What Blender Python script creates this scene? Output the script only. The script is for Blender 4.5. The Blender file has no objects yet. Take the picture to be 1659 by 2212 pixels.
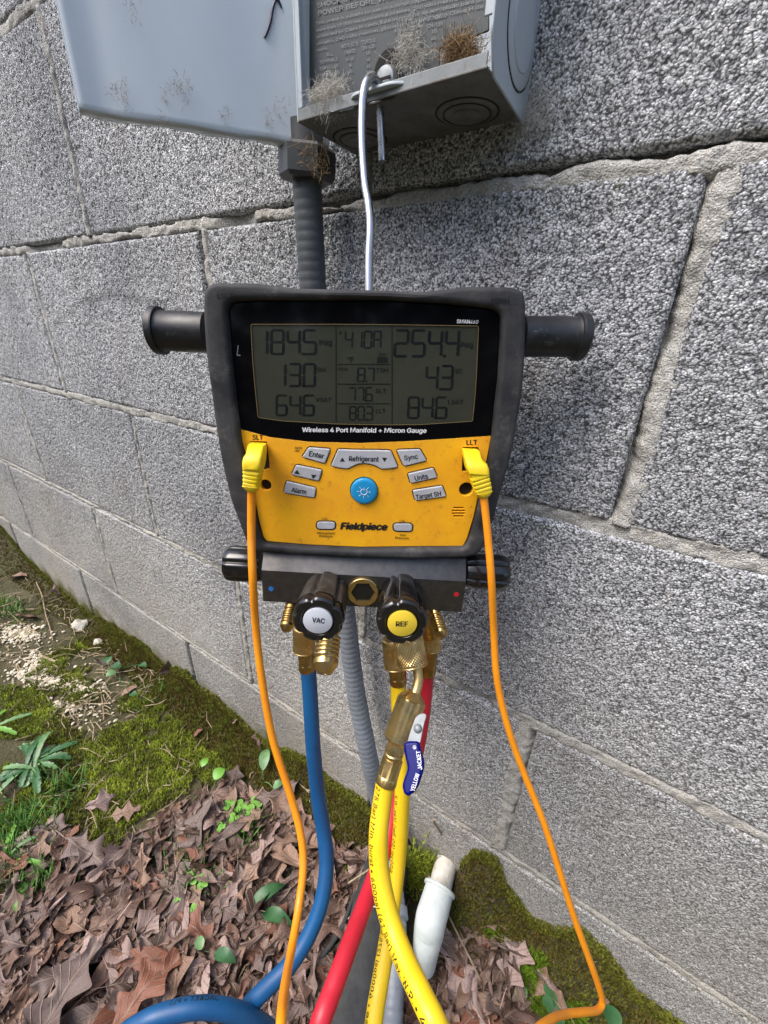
import bpy, bmesh, math, random
import numpy as np
from mathutils import Vector, Matrix
random.seed(7); np.random.seed(7)
PI = math.pi
SC = bpy.context.scene; COL = SC.collection
# ------------------------------------------------------------------ camera
# world: x along the block wall, y into the wall (wall face is y=0), z up; z=0 is a bed joint of the wall
F_PX, CX, CY = 884.9, 829.5, 1106.0            # survey units: photo is 1659 x 2212 units
CAM = Vector((0.0, -0.2956, -0.0815))
YAW, PITCH, ROLL = -0.5628, 0.4283, 0.0368
fw = Vector((math.sin(YAW)*math.cos(PITCH), math.cos(YAW)*math.cos(PITCH), -math.sin(PITCH)))
rh = Vector((math.cos(YAW), -math.sin(YAW), 0)); uh = rh.cross(fw)
R_ = (math.cos(ROLL)*rh + math.sin(ROLL)*uh); U_ = (-math.sin(ROLL)*rh + math.cos(ROLL)*uh)
HF = Vector((math.sin(YAW), math.cos(YAW), 0))
cd = bpy.data.cameras.new('camera'); cam = bpy.data.objects.new('camera', cd); COL.objects.link(cam)
cd.sensor_fit = 'HORIZONTAL'; cd.sensor_width = 36; cd.lens = 36*F_PX/1659; cd.clip_start = 0.01; cd.clip_end = 300
m = Matrix((R_, U_, -fw)).transposed().to_4x4(); m.translation = CAM; cam.matrix_world = m
SC.camera = cam
# ------------------------------------------------------------------ world, sun, exposure
SUN_EL, SUN_DIR = math.radians(56), Vector((-0.55, -0.83, 0))   # the sun veiled by cloud, high, behind and left of the camera
w = bpy.data.worlds.new('World'); SC.world = w; w.use_nodes = True
nt = w.node_tree; bg = nt.nodes['Background']
sky = nt.nodes.new('ShaderNodeTexSky'); sky.sky_type = 'NISHITA'; sky.sun_disc = False
sky.sun_elevation = SUN_EL; sky.sun_rotation = math.atan2(SUN_DIR.x, SUN_DIR.y); sky.air_density = 1.0; sky.dust_density = 4.0
nt.links.new(sky.outputs[0], bg.inputs[0]); bg.inputs[1].default_value = 0.15
sl = bpy.data.lights.new('sun', 'SUN'); sl.energy = 1.25; sl.angle = math.radians(38); sl.color = (1, .98, .95)
so = bpy.data.objects.new('sun', sl); COL.objects.link(so)
sd = SUN_DIR.normalized()*math.cos(SUN_EL) + Vector((0, 0, math.sin(SUN_EL)))
so.rotation_euler = sd.to_track_quat('Z', 'Y').to_euler()
SC.view_settings.view_transform = 'Standard'; SC.view_settings.look = 'None'
SC.view_settings.exposure = 1.05; SC.view_settings.gamma = 1
# ------------------------------------------------------------------ survey helpers
def ray(px, py): return fw + (px-CX)/F_PX*R_ - (py-CY)/F_PX*U_
def W(px, py, Z): return CAM + Z*ray(px, py)
def WD(px, py, D):
    q = ray(px, py); return CAM + q*(D/q.dot(HF))
def on(px, py, P, N):
    q = ray(px, py); return CAM + q*((Vector(P)-CAM).dot(N)/q.dot(N))
def atz(px, py, z): return on(px, py, (0, 0, z), Vector((0, 0, 1)))
def aty(px, py, y): return on(px, py, (0, y, 0), Vector((0, 1, 0)))
def proj(P):
    d = Vector(P)-CAM; z = d.dot(fw); return CX+F_PX*d.dot(R_)/z, CY-F_PX*d.dot(U_)/z, z
class Frame:
    def __init__(s, O, X, N):
        s.O = Vector(O); s.N = Vector(N).normalized(); s.X = Vector(X); s.X = (s.X - s.X.dot(s.N)*s.N).normalized(); s.Y = s.N.cross(s.X)
    def L(s, px, py, n=0.0):
        d = on(px, py, s.O+s.N*n, s.N)-s.O; return (d.dot(s.X), d.dot(s.Y))
    def P(s, x, y, n=0.0): return s.O + s.X*x + s.Y*y + s.N*n
    def M(s):
        mm = Matrix((s.X, s.Y, s.N)).transposed().to_4x4(); mm.translation = s.O; return mm
# ------------------------------------------------------------------ materials
MATS = {}
def mat(name, c1, c2=None, scale=30, rough=.5, metal=0, bump=0, bscale=200, bdist=.001, spec=.5, coat=0, rrough=None, emit=None, sub=0, detail=6, lo=.35, hi=.65, dirt=None, dscale=60, dlo=.6, dhi=.75, sheen=0):
    m = bpy.data.materials.new(name); m.use_nodes = True; n = m.node_tree.nodes; l = m.node_tree.links
    b = n['Principled BSDF']; b.inputs['Base Color'].default_value = (*c1, 1); b.inputs['Roughness'].default_value = rough
    b.inputs['Metallic'].default_value = metal; b.inputs['Specular IOR Level'].default_value = spec; b.inputs['Coat Weight'].default_value = coat
    b.inputs['Coat Roughness'].default_value = .12
    tc = n.new('ShaderNodeTexCoord')
    colout = None
    if c2 is not None:
        t = n.new('ShaderNodeTexNoise'); t.inputs['Scale'].default_value = scale; t.inputs['Detail'].default_value = detail; t.inputs['Roughness'].default_value = .65
        l.new(tc.outputs['Object'], t.inputs['Vector'])
        r = n.new('ShaderNodeValToRGB'); r.color_ramp.elements[0].position = lo; r.color_ramp.elements[1].position = hi
        r.color_ramp.elements[0].color = (*c1, 1); r.color_ramp.elements[1].color = (*c2, 1)
        l.new(t.outputs[0], r.inputs[0]); colout = r.outputs[0]
        if rrough is not None:
            mr = n.new('ShaderNodeMapRange'); mr.inputs[3].default_value = rough; mr.inputs[4].default_value = rrough; mr.inputs[1].default_value = .35; mr.inputs[2].default_value = .65
            l.new(t.outputs[0], mr.inputs[0]); l.new(mr.outputs[0], b.inputs['Roughness'])
    if dirt is not None:
        t2 = n.new('ShaderNodeTexNoise'); t2.inputs['Scale'].default_value = dscale; t2.inputs['Detail'].default_value = 9; t2.inputs['Roughness'].default_value = .75
        l.new(tc.outputs['Object'], t2.inputs['Vector'])
        r2 = n.new('ShaderNodeMapRange'); r2.inputs[1].default_value = dlo; r2.inputs[2].default_value = dhi; l.new(t2.outputs[0], r2.inputs[0])
        mx = n.new('ShaderNodeMix'); mx.data_type = 'RGBA'; l.new(r2.outputs[0], mx.inputs[0])
        if colout: l.new(colout, mx.inputs[6])
        else: mx.inputs[6].default_value = (*c1, 1)
        mx.inputs[7].default_value = (*dirt, 1); colout = mx.outputs[2]
    if colout: l.new(colout, b.inputs['Base Color'])
    if bump:
        t3 = n.new('ShaderNodeTexNoise'); t3.inputs['Scale'].default_value = bscale; t3.inputs['Detail'].default_value = 5
        l.new(tc.outputs['Object'], t3.inputs['Vector'])
        bp = n.new('ShaderNodeBump'); bp.inputs['Strength'].default_value = bump; bp.inputs['Distance'].default_value = bdist
        l.new(t3.outputs[0], bp.inputs['Height']); l.new(bp.outputs[0], b.inputs['Normal'])
    MATS[name] = m; return m
def nodes(m): return m.node_tree.nodes, m.node_tree.links, m.node_tree.nodes['Principled BSDF']
rubber = mat('worn_rubber', (.016, .017, .020), (.052, .052, .055), 45, .62, rrough=.8, bump=.35, bscale=900, bdist=.0004, dirt=(.14, .13, .12), dscale=70, dlo=.55, dhi=.82, spec=.35)
hrub = mat('handle_plastic', (.007, .008, .010), (.018, .019, .022), 60, .32, rrough=.55, dirt=(.16, .155, .15), dscale=110, dlo=.58, dhi=.8)
blackgl = mat('lens_black', (.003, .003, .004), rough=.08, spec=.22, dirt=(.09, .09, .085), dscale=900, dlo=.72, dhi=.78)
yellow = mat('yellow_plastic', (.90, .45, .010), (.76, .32, .008), 30, .42, bump=.12, bscale=1500, bdist=.0002, dirt=(.26, .12, .02), dscale=150, dlo=.57, dhi=.76, rrough=.6)
dirtm = mat('grime', (.07, .035, .008), (.20, .09, .012), 300, .8)
btn = mat('grey_button', (.36, .37, .40), (.46, .47, .50), 50, .5, bump=.1, bscale=1200, bdist=.0002, dirt=(.14, .12, .10), dscale=180, dlo=.62, dhi=.75)
bluebtn = mat('blue_button', (.01, .24, .52), (.01, .28, .56), 30, .4)
white = mat('white_print', (.75, .76, .78), rough=.6)
black = mat('black_print', (.006, .006, .006), rough=.6)
lcdm = mat('lcd_glass', (.045, .049, .037), (.030, .031, .023), 14, .09, spec=.3, dirt=(.30, .29, .26), dscale=1100, dlo=.725, dhi=.78, lo=.3, hi=.7)
segm = mat('lcd_segment', (.004, .006, .008), (.012, .014, .014), 120, .3, spec=.3)
goldm = mat('amber_trim', (.20, .145, .05), rough=.5)
anod = mat('anodised_black', (.085, .085, .088), (.12, .115, .11), 200, .44, .9, bump=.15, bscale=2500, bdist=.0001, dirt=(.09, .08, .07), dscale=90, dlo=.58, dhi=.8)
knobm = mat('glossy_black_knob', (.005, .005, .006), (.012, .011, .011), 50, .16, coat=.3, dirt=(.05, .045, .04), dscale=120, dlo=.60, dhi=.72)
knobd = mat('dusty_black_knob', (.02, .017, .014), (.055, .045, .036), 130, .5, rrough=.75, bump=.2, bscale=900, bdist=.0003)
brass = mat('brass', (.70, .52, .24), (.52, .36, .14), 110, .27, 1, rrough=.45, bump=.1, bscale=700, bdist=.0002, dirt=(.16, .09, .04), dscale=240, dlo=.6, dhi=.8)
brassd = mat('dark_brass', (.52, .34, .12), (.30, .185, .06), 110, .24, 1, rrough=.42)
chrome = mat('steel_wire', (.52, .53, .55), (.45, .45, .46), 200, .2, 1, rrough=.35)
zinc = mat('zinc_plate', (.26, .285, .30), (.20, .22, .235), 200, .5, .35, spec=.3)
bluevinyl = mat('blue_vinyl', (.002, .005, .12), rough=.26, coat=0, spec=.14, bump=.1, bscale=200, bdist=.0005)
def hosem(name, c, c2): return mat(name, c, c2, 40, .38, bump=.12, bscale=1400, bdist=.0002, dirt=(c[0]*.45+.01, c[1]*.42+.01, c[2]*.45+.01), dscale=120, dlo=.60, dhi=.80, rrough=.5)
yhose = hosem('yellow_hose', (.83, .58, .012), (.76, .51, .010))
bhose = hosem('blue_hose', (.004, .085, .235), (.003, .062, .185))
rhose = hosem('red_hose', (.58, .015, .035), (.48, .012, .028))
orange = mat('orange_cable', (.83, .30, .010), (.75, .25, .008), 60, .38, dirt=(.30, .14, .03), dscale=120, dlo=.66, dhi=.8)
plugm = mat('yellow_plug', (.82, .62, .015), (.75, .54, .012), 60, .45, dirt=(.35, .25, .05), dscale=500, dlo=.70, dhi=.8)
boxm = mat('grey_enamel', (.46, .52, .575), (.40, .455, .505), 14, .42, bump=.2, bscale=600, bdist=.0002, dirt=(.16, .11, .07), dscale=38, dlo=.665, dhi=.72, coat=.1)
coverm = mat('cover_enamel', (.60, .68, .75), (.54, .61, .675), 9, .38, bump=.15, bscale=500, bdist=.0002, dirt=(.24, .17, .12), dscale=42, dlo=.655, dhi=.73)
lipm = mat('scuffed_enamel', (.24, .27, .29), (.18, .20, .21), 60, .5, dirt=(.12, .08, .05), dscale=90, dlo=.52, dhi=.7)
grimy_shaded = mat('grimy_shaded_enamel', (.17, .18, .18), (.11, .11, .105), 40, .6, dirt=(.10, .065, .04), dscale=60, dlo=.5, dhi=.7)  # real dirt, plus shade of the box underside put into a darker base
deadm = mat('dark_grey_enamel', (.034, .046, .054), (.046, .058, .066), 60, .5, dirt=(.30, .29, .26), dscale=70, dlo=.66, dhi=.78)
embm = mat('raised_lettering', (.24, .26, .27), (.15, .17, .18), 300, .55)
dark = mat('dark_cavity', (.012, .011, .010), rough=.9)
condm = mat('grey_conduit', (.20, .225, .26), (.165, .185, .215), 60, .45, dirt=(.10, .09, .07), dscale=130, dlo=.62, dhi=.78)
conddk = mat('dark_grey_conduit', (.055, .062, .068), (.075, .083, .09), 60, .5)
nutm = mat('conduit_nut', (.05, .055, .06), (.07, .075, .08), 40, .45, dirt=(.13, .10, .07), dscale=70, dlo=.6, dhi=.7)
foam = mat('pipe_foam', (.022, .024, .026), (.045, .047, .048), 60, .85, bump=.5, bscale=420, bdist=.001, dirt=(.14, .13, .11), dscale=260, dlo=.66, dhi=.76)
pvc = mat('white_pvc', (.62, .68, .67), (.52, .57, .54), 45, .38, dirt=(.20, .17, .11), dscale=110, dlo=.62, dhi=.74, bump=.15, bscale=300)
pvco = mat('old_white_pipe', (.72, .71, .66), (.56, .52, .44), 90, .6, bump=.5, bscale=300, bdist=.001, dirt=(.22, .15, .09), dscale=220, dlo=.60, dhi=.74)
twig = mat('dead_stalk', (.34, .26, .17), (.22, .16, .10), 90, .8)
straw = mat('straw', (.42, .34, .21), (.24, .19, .12), 60, .8)
webm = mat('cobweb', (.55, .53, .48), rough=.8)
nestm = mat('nest_fibre', (.38, .27, .14), (.22, .14, .07), 300, .9)
stonem = mat('pale_stone', (.55, .53, .48), (.38, .35, .29), 60, .8, bump=.6, bscale=300, bdist=.002)
redm = mat('red_dot', (.5, .01, .02), rough=.4)
bluem = mat('blue_dot', (.02, .16, .5), rough=.4)
inkm = mat('marker_ink', (.01, .012, .06), rough=.4)
# ------------------------------------------------------------------ object helpers
def things(name, label, cat, loc, group=None):
    o = bpy.data.objects.new(name, None); COL.objects.link(o); o.location = loc; o.empty_display_size = .01
    o['label'] = label; o['category'] = cat
    if group: o['group'] = group
    return o
def finish(name, me, mt, parent=None, smooth=40, label=None):
    o = bpy.data.objects.new(name, me); COL.objects.link(o)
    if mt is not None:
        me.materials.clear(); me.materials.append(mt)
    if smooth is not None:
        me.shade_smooth() if smooth >= 180 else me.set_sharp_from_angle(angle=math.radians(smooth))
    if parent is not None:
        o.parent = parent; base = Vector(parent.location) if not isinstance(parent, Vector) else parent
        root = parent
        off = Vector((0, 0, 0)); q = parent
        while q is not None: off += Vector(q.location); q = q.parent
        me.transform(Matrix.Translation(-off))
    if label: o['label'] = label
    return o
def mesh(name, v, f, mt, parent=None, smooth=40, label=None):
    me = bpy.data.meshes.new(name); me.from_pydata([tuple(x) for x in v], [], f); me.update()
    return finish(name, me, mt, parent, smooth, label)
def tag(o, label, cat, group=None):
    o['label'] = label; o['category'] = cat
    if group: o['group'] = group
    return o
def spline(pts, n=8):
    pts = [np.array(p, float) for p in pts]; P = [2*pts[0]-pts[1]]+pts+[2*pts[-1]-pts[-2]]; out = []
    for i in range(1, len(P)-2):
        for k in range(n):
            t = k/n; a, b, c, d = P[i-1], P[i], P[i+1], P[i+2]
            out.append(.5*((2*b)+(-a+c)*t+(2*a-5*b+4*c-d)*t*t+(-a+3*b-3*c+d)*t**3))
    out.append(pts[-1]); return np.array(out)
def frames(P):
    T = np.gradient(P, axis=0); T /= np.linalg.norm(T, axis=1)[:, None]
    a = np.cross(T[0], [0, 0, 1.]); 
    if np.linalg.norm(a) < 1e-3: a = np.cross(T[0], [1., 0, 0])
    a /= np.linalg.norm(a); A = [a]
    for i in range(1, len(P)):
        a = a-np.dot(a, T[i])*T[i]; a /= np.linalg.norm(a); A.append(a)
    A = np.array(A); return T, A, np.cross(T, A)
def tube_vf(P, r, seg=20, cap=True, rfun=None):
    P = np.array(P, float); T, A, B = frames(P); n = len(P); r = np.broadcast_to(np.array(r, float), (n,))
    th = np.arange(seg)*2*PI/seg; R = np.tile(r[:, None], (1, seg))
    if rfun is not None: R = R*rfun(np.arange(n)[:, None], th[None, :])
    V = P[:, None]+R[:, :, None]*(np.cos(th)[None, :, None]*A[:, None]+np.sin(th)[None, :, None]*B[:, None])
    F = [(i*seg+j, i*seg+(j+1) % seg, (i+1)*seg+(j+1) % seg, (i+1)*seg+j) for i in range(n-1) for j in range(seg)]
    if cap: F += [tuple(range(seg))[::-1], tuple((n-1)*seg+j for j in range(seg))]
    return V.reshape(-1, 3), F
def tube(name, pts, r, mt, parent=None, seg=20, n=8, cap=True, smooth=50, raw=False, rfun=None, label=None):
    P = np.array(pts, float) if raw else spline(pts, n)
    if not np.isscalar(r):
        r = np.interp(np.linspace(0, len(r)-1, len(P)), np.arange(len(r)), r)
    v, f = tube_vf(P, r, seg, cap, rfun)
    return mesh(name, v, f, mt, parent, smooth, label)
def lathe(name, P0, P1, prof, mt, parent=None, seg=32, rf=None, smooth=35, label=None, up=None):
    """prof: (distance along axis from P0 as a fraction of |P1-P0|, radius in metres)"""
    P0, P1 = Vector(P0), Vector(P1); T = (P1-P0); Ln = T.length; T.normalize()
    A = (Vector(up) if up is not None else R_.copy()); A = (A-A.dot(T)*T).normalized(); B = T.cross(A)
    V = []; F = []
    for k, (t, r) in enumerate(prof):
        for j in range(seg):
            th = 2*PI*j/seg; rr = r*(rf(k, th, t) if rf else 1)
            V.append(P0+T*(t*Ln)+(A*math.cos(th)+B*math.sin(th))*rr)
    n = len(prof)
    F = [(i*seg+j, i*seg+(j+1) % seg, (i+1)*seg+(j+1) % seg, (i+1)*seg+j) for i in range(n-1) for j in range(seg)]
    F += [tuple(range(seg))[::-1], tuple((n-1)*seg+j for j in range(seg))]
    return mesh(name, V, F, mt, parent, smooth, label)
def plate(name, fr, outlines, z0, z1, bevel, mt, parent, res=2, smooth=35, label=None):
    """solid plate in a frame from closed outlines (later ones are holes), z0..z1 along the normal"""
    cu = bpy.data.curves.new('tmp', 'CURVE'); cu.dimensions = '2D'; cu.fill_mode = 'BOTH'
    for ol in outlines:
        s = cu.splines.new('POLY'); s.points.add(len(ol)-1); s.use_cyclic_u = True
        for q, (x, y) in zip(s.points, ol): q.co = (x*100, y*100, 0, 1)
    cu.extrude = max(1e-7, (z1-z0)/2-bevel)*100; cu.bevel_depth = bevel*100; cu.bevel_resolution = res; cu.offset = -bevel*100
    o = bpy.data.objects.new('tmp', cu); COL.objects.link(o); bpy.context.view_layer.update()
    me = bpy.data.meshes.new_from_object(o.evaluated_get(bpy.context.evaluated_depsgraph_get()))
    bpy.data.objects.remove(o); bpy.data.curves.remove(cu)
    me.transform(fr.M() @ Matrix.Translation((0, 0, (z0+z1)/2)) @ Matrix.Scale(.01, 4)); me.name = name
    return finish(name, me, mt, parent, smooth, label)
def rounded(pts, r, n=5):
    out = []; N = len(pts)
    for i in range(N):
        p, a, b = Vector(pts[i]), Vector(pts[i-1]), Vector(pts[(i+1) % N])
        u = (a-p); v = (b-p); d = min(r, u.length*.45, v.length*.45); s = p+u.normalized()*d; e = p+v.normalized()*d
        for k in range(n+1):
            t = k/n; out.append(tuple((1-t)**2*s+2*t*(1-t)*p+t*t*e))
    return out
def circ(c, r, n=32, ry=None): return [(c[0]+r*math.cos(2*PI*k/n), c[1]+(ry or r)*math.sin(2*PI*k/n)) for k in range(n)]
try: FONT = bpy.data.fonts.load(bpy.utils.system_resource('DATAFILES')+'/fonts/Inter.woff2')
except Exception: FONT = None
GLY = {}
def rawtext(s, shear, space):
    cu = bpy.data.curves.new('t', 'FONT'); cu.body = s; cu.size = 1
    if FONT: cu.font = FONT
    cu.shear = shear; cu.space_character = space; cu.resolution_u = 2
    o = bpy.data.objects.new('t', cu); COL.objects.link(o); bpy.context.view_layer.update()
    me = bpy.data.meshes.new_from_object(o.evaluated_get(bpy.context.evaluated_depsgraph_get()))
    v = np.array([tuple(x.co) for x in me.vertices]); f = [tuple(p.vertices) for p in me.polygons]
    bpy.data.objects.remove(o); bpy.data.curves.remove(cu); bpy.data.meshes.remove(me)
    return v, f
def textmesh(s, bold=0.0, shear=0.0, space=1.0):
    """flat lettering, cap height .70; bold thickens the strokes with slightly shifted copies (z carries the layer)"""
    key = (s, bold, shear, space)
    if key in GLY: return GLY[key]
    if 'H' not in GLY: GLY['H'] = rawtext('H', 0, 1)[0][:, 1].max()
    v, f = rawtext(s, shear, space); v = v*(.70/GLY['H']); v[:, 0] -= v[:, 0].min(); v[:, 2] = 0
    if bold:
        V, Fq = [v], list(f)
        for q, (dx, dy) in enumerate([(bold*1.6, 0), (-bold*1.6, 0), (0, bold*.9), (0, -bold*.9)]):
            V.append(v+[dx, dy, q+1]); Fq += [tuple(i_+len(v)*(q+1) for i_ in ff) for ff in f]
        v = np.concatenate(V); f = Fq
    GLY[key] = (v, f, v[:, 0].max()); return GLY[key]
def text(name, s, fr, a, b, h, n, mt, parent, bold=0.0, shear=0.0, space=1.0, label=None):
    """lettering lying on the frame's plane: a, b survey points of baseline start and end, h cap height in survey units"""
    v, f, w_ = textmesh(s, bold, shear, space)
    p0 = Vector(fr.L(*a, n)); p1 = Vector(fr.L(*b, n)); d = (b[0]-a[0], b[1]-a[1]); dl = math.hypot(*d)
    ph = Vector(fr.L(a[0]+d[1]/dl*h, a[1]-d[0]/dl*h, n))
    sx = (p1-p0)/w_; sy = (ph-p0)/.70
    V = [fr.P(*(p0+sx*x+sy*y), n+l_*6e-6) for x, y, l_ in v]
    return mesh(name, V, f, mt, parent, None, label)
# ------------------------------------------------------------------ concrete block wall
def hash2(i, j, k=0):
    x = np.sin(i*127.1+j*311.7+k*74.7)*43758.5453; return x-np.floor(x)
def vnoise(x, y, k=0):
    i = np.floor(x); j = np.floor(y); fx = x-i; fy = y-j; fx = fx*fx*(3-2*fx); fy = fy*fy*(3-2*fy)
    return (hash2(i, j, k)*(1-fx)+hash2(i+1, j, k)*fx)*(1-fy)+(hash2(i, j+1, k)*(1-fx)+hash2(i+1, j+1, k)*fx)*fy
def fbm(x, y, k=0, o=4):
    s = 0; a = .5
    for q in range(o): s = s+a*vnoise(x*2**q, y*2**q, k+q); a *= .5
    return s
def grains(x, y, c, k):
    """bed of rounded aggregate grains; returns height 0..1 and a per-grain random value"""
    i0 = np.floor(x/c); j0 = np.floor(y/c); best = np.full(x.shape, -9.); gid = np.zeros(x.shape)
    for di in (-1, 0, 1):
        for dj in (-1, 0, 1):
            i = i0+di; j = j0+dj
            gx = (i+.5+.8*(hash2(i, j, k)-.5))*c; gy = (j+.5+.8*(hash2(i, j, k+1)-.5))*c
            an = hash2(i, j, k+2)*PI; r = c*(.48+.42*hash2(i, j, k+3)); dx = x-gx; dy = y-gy
            u = (dx*np.cos(an)+dy*np.sin(an))/r; v = (-dx*np.sin(an)+dy*np.cos(an))/(r*.72)
            d2 = u*u+v*v; lvl = hash2(i, j, k+4)
            h = lvl*.9+.75*np.sqrt(np.clip(1-d2*.8, 0, 1))-np.clip(d2-1, 0, 9)*1.2
            m_ = h > best; best = np.where(m_, h, best); gid = np.where(m_, hash2(i, j, k+5), gid)
    return np.clip(best, -.6, 1.7), gid
_a, _b, _c = [aty(*q, 0) for q in ((122, 700), (205, 643), (325, 652))]
def circ3(a, b, c):
    ax, ay, bx_, by_, cx_, cy_ = a.x, a.z, b.x, b.z, c.x, c.z; d = 2*(ax*(by_-cy_)+bx_*(cy_-ay)+cx_*(ay-by_))
    ux = ((ax*ax+ay*ay)*(by_-cy_)+(bx_*bx_+by_*by_)*(cy_-ay)+(cx_*cx_+cy_*cy_)*(ay-by_))/d; uy = ((ax*ax+ay*ay)*(cx_-bx_)+(bx_*bx_+by_*by_)*(ax-cx_)+(cx_*cx_+cy_*cy_)*(bx_-ax))/d
    return (ux, 0, uy), math.hypot(ax-ux, ay-uy), min(a.z, c.z)-.004
ARC = circ3(_a, _b, _c)
def wallmat(name, mortar=False):
    m = bpy.data.materials.new(name); m.use_nodes = True; n, l, b = nodes(m)
    at = n.new('ShaderNodeAttribute'); at.attribute_name = 'grain'
    ramp = n.new('ShaderNodeValToRGB'); e = ramp.color_ramp.elements
    if not mortar:
        e[0].color = (.17, .178, .19, 1); e[1].color = (.86, .88, .905, 1); e[0].position = .02; e[1].position = 1
        q = e.new(.3); q.color = (.38, .392, .41, 1); q = e.new(.65); q.color = (.58, .595, .62, 1)
    else:
        e[0].color = (.28, .275, .255, 1); e[1].color = (.64, .635, .605, 1)
    l.new(at.outputs['Fac'], ramp.inputs[0])
    geo = n.new('ShaderNodeNewGeometry'); sx = n.new('ShaderNodeSeparateXYZ'); l.new(geo.outputs['Position'], sx.inputs[0])
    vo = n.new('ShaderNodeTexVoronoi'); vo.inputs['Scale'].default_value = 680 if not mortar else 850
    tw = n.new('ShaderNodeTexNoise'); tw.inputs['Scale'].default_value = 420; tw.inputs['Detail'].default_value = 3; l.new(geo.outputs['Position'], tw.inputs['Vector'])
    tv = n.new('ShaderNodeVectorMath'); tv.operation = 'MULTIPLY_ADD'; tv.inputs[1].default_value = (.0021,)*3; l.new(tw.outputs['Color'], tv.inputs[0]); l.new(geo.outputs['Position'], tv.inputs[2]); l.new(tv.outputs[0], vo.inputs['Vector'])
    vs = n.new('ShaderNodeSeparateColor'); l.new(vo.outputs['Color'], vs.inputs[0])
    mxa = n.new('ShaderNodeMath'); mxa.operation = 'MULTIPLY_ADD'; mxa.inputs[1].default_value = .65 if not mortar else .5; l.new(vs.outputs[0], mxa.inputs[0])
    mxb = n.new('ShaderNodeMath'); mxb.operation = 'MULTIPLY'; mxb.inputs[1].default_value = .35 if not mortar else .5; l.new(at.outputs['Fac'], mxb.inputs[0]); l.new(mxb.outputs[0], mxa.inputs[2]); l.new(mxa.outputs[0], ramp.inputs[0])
    pit_shade = n.new('ShaderNodeMapRange'); pit_shade.inputs[1].default_value = .44; pit_shade.inputs[2].default_value = .72; pit_shade.inputs[4].default_value = .88 if not mortar else .35; l.new(vo.outputs['Distance'], pit_shade.inputs[0])
    ag = n.new('ShaderNodeMix'); ag.data_type = 'RGBA'; l.new(pit_shade.outputs[0], ag.inputs[0]); l.new(ramp.outputs[0], ag.inputs[6]); ag.inputs[7].default_value = (.045, .048, .055, 1) if not mortar else (.16, .15, .13, 1)  # grain gaps near black: shade of the surface pits put into the colour
    # broad weathering: earth splash and algae towards the foot of the wall, with a ragged edge
    t = n.new('ShaderNodeTexNoise'); t.inputs['Scale'].default_value = 5; t.inputs['Detail'].default_value = 6; l.new(geo.outputs['Position'], t.inputs['Vector'])
    mr = n.new('ShaderNodeMapRange'); mr.inputs[1].default_value = -.25; mr.inputs[2].default_value = -.75; l.new(sx.outputs[2], mr.inputs[0])
    ad = n.new('ShaderNodeMath'); ad.operation = 'MULTIPLY'; l.new(mr.outputs[0], ad.inputs[0]); l.new(t.outputs[0], ad.inputs[1])
    mul = n.new('ShaderNodeMath'); mul.operation = 'MULTIPLY'; mul.inputs[1].default_value = 1.3; mul.use_clamp = True; l.new(ad.outputs[0], mul.inputs[0])
    mx = n.new('ShaderNodeMix'); mx.data_type = 'RGBA'; mx.blend_type = 'MIX'; l.new(mul.outputs[0], mx.inputs[0]); l.new(ag.outputs[2], mx.inputs[6]); mx.inputs[7].default_value = (.36, .335, .27, 1)
    t2 = n.new('ShaderNodeTexNoise'); t2.inputs['Scale'].default_value = 3.2; t2.inputs['Detail'].default_value = 8; t2.inputs['Roughness'].default_value = .7; l.new(geo.outputs['Position'], t2.inputs['Vector'])
    r3 = n.new('ShaderNodeMapRange'); r3.inputs[1].default_value = .3; r3.inputs[2].default_value = .7; r3.inputs[3].default_value = .78; r3.inputs[4].default_value = 1.16; l.new(t2.outputs[0], r3.inputs[0])
    oi = n.new('ShaderNodeObjectInfo'); r5 = n.new('ShaderNodeMapRange'); r5.inputs[3].default_value = .90; r5.inputs[4].default_value = 1.08; l.new(oi.outputs['Random'], r5.inputs[0])
    mu = n.new('ShaderNodeMath'); mu.operation = 'MULTIPLY'; l.new(r3.outputs[0], mu.inputs[0]); l.new(r5.outputs[0], mu.inputs[1])
    mm = n.new('ShaderNodeMix'); mm.data_type = 'RGBA'; mm.blend_type = 'MULTIPLY'; mm.inputs[0].default_value = 1; l.new(mx.outputs[2], mm.inputs[6])
    cb = n.new('ShaderNodeCombineColor')
    # a dark rub mark left by something swung against the block, and rusty drips
    dv = n.new('ShaderNodeVectorMath'); dv.operation = 'DISTANCE'; dv.inputs[1].default_value = ARC[0]; l.new(geo.outputs['Position'], dv.inputs[0])
    d1 = n.new('ShaderNodeMath'); d1.operation = 'SUBTRACT'; d1.inputs[1].default_value = ARC[1]; l.new(dv.outputs['Value'], d1.inputs[0]); d2 = n.new('ShaderNodeMath'); d2.operation = 'ABSOLUTE'; l.new(d1.outputs[0], d2.inputs[0])
    d3 = n.new('ShaderNodeMapRange'); d3.inputs[1].default_value = .0065; d3.inputs[2].default_value = .001; d3.inputs[4].default_value = .6; l.new(d2.outputs[0], d3.inputs[0])
    d4 = n.new('ShaderNodeMath'); d4.operation = 'GREATER_THAN'; d4.inputs[1].default_value = ARC[2]; l.new(sx.outputs[2], d4.inputs[0])
    t6 = n.new('ShaderNodeTexNoise'); t6.inputs['Scale'].default_value = 60; l.new(geo.outputs['Position'], t6.inputs['Vector'])
    d5 = n.new('ShaderNodeMath'); d5.operation = 'MULTIPLY'; l.new(d3.outputs[0], d5.inputs[0]); l.new(d4.outputs[0], d5.inputs[1]); d6 = n.new('ShaderNodeMath'); d6.operation = 'MULTIPLY'; l.new(d5.outputs[0], d6.inputs[0]); l.new(t6.outputs[0], d6.inputs[1])
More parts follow.
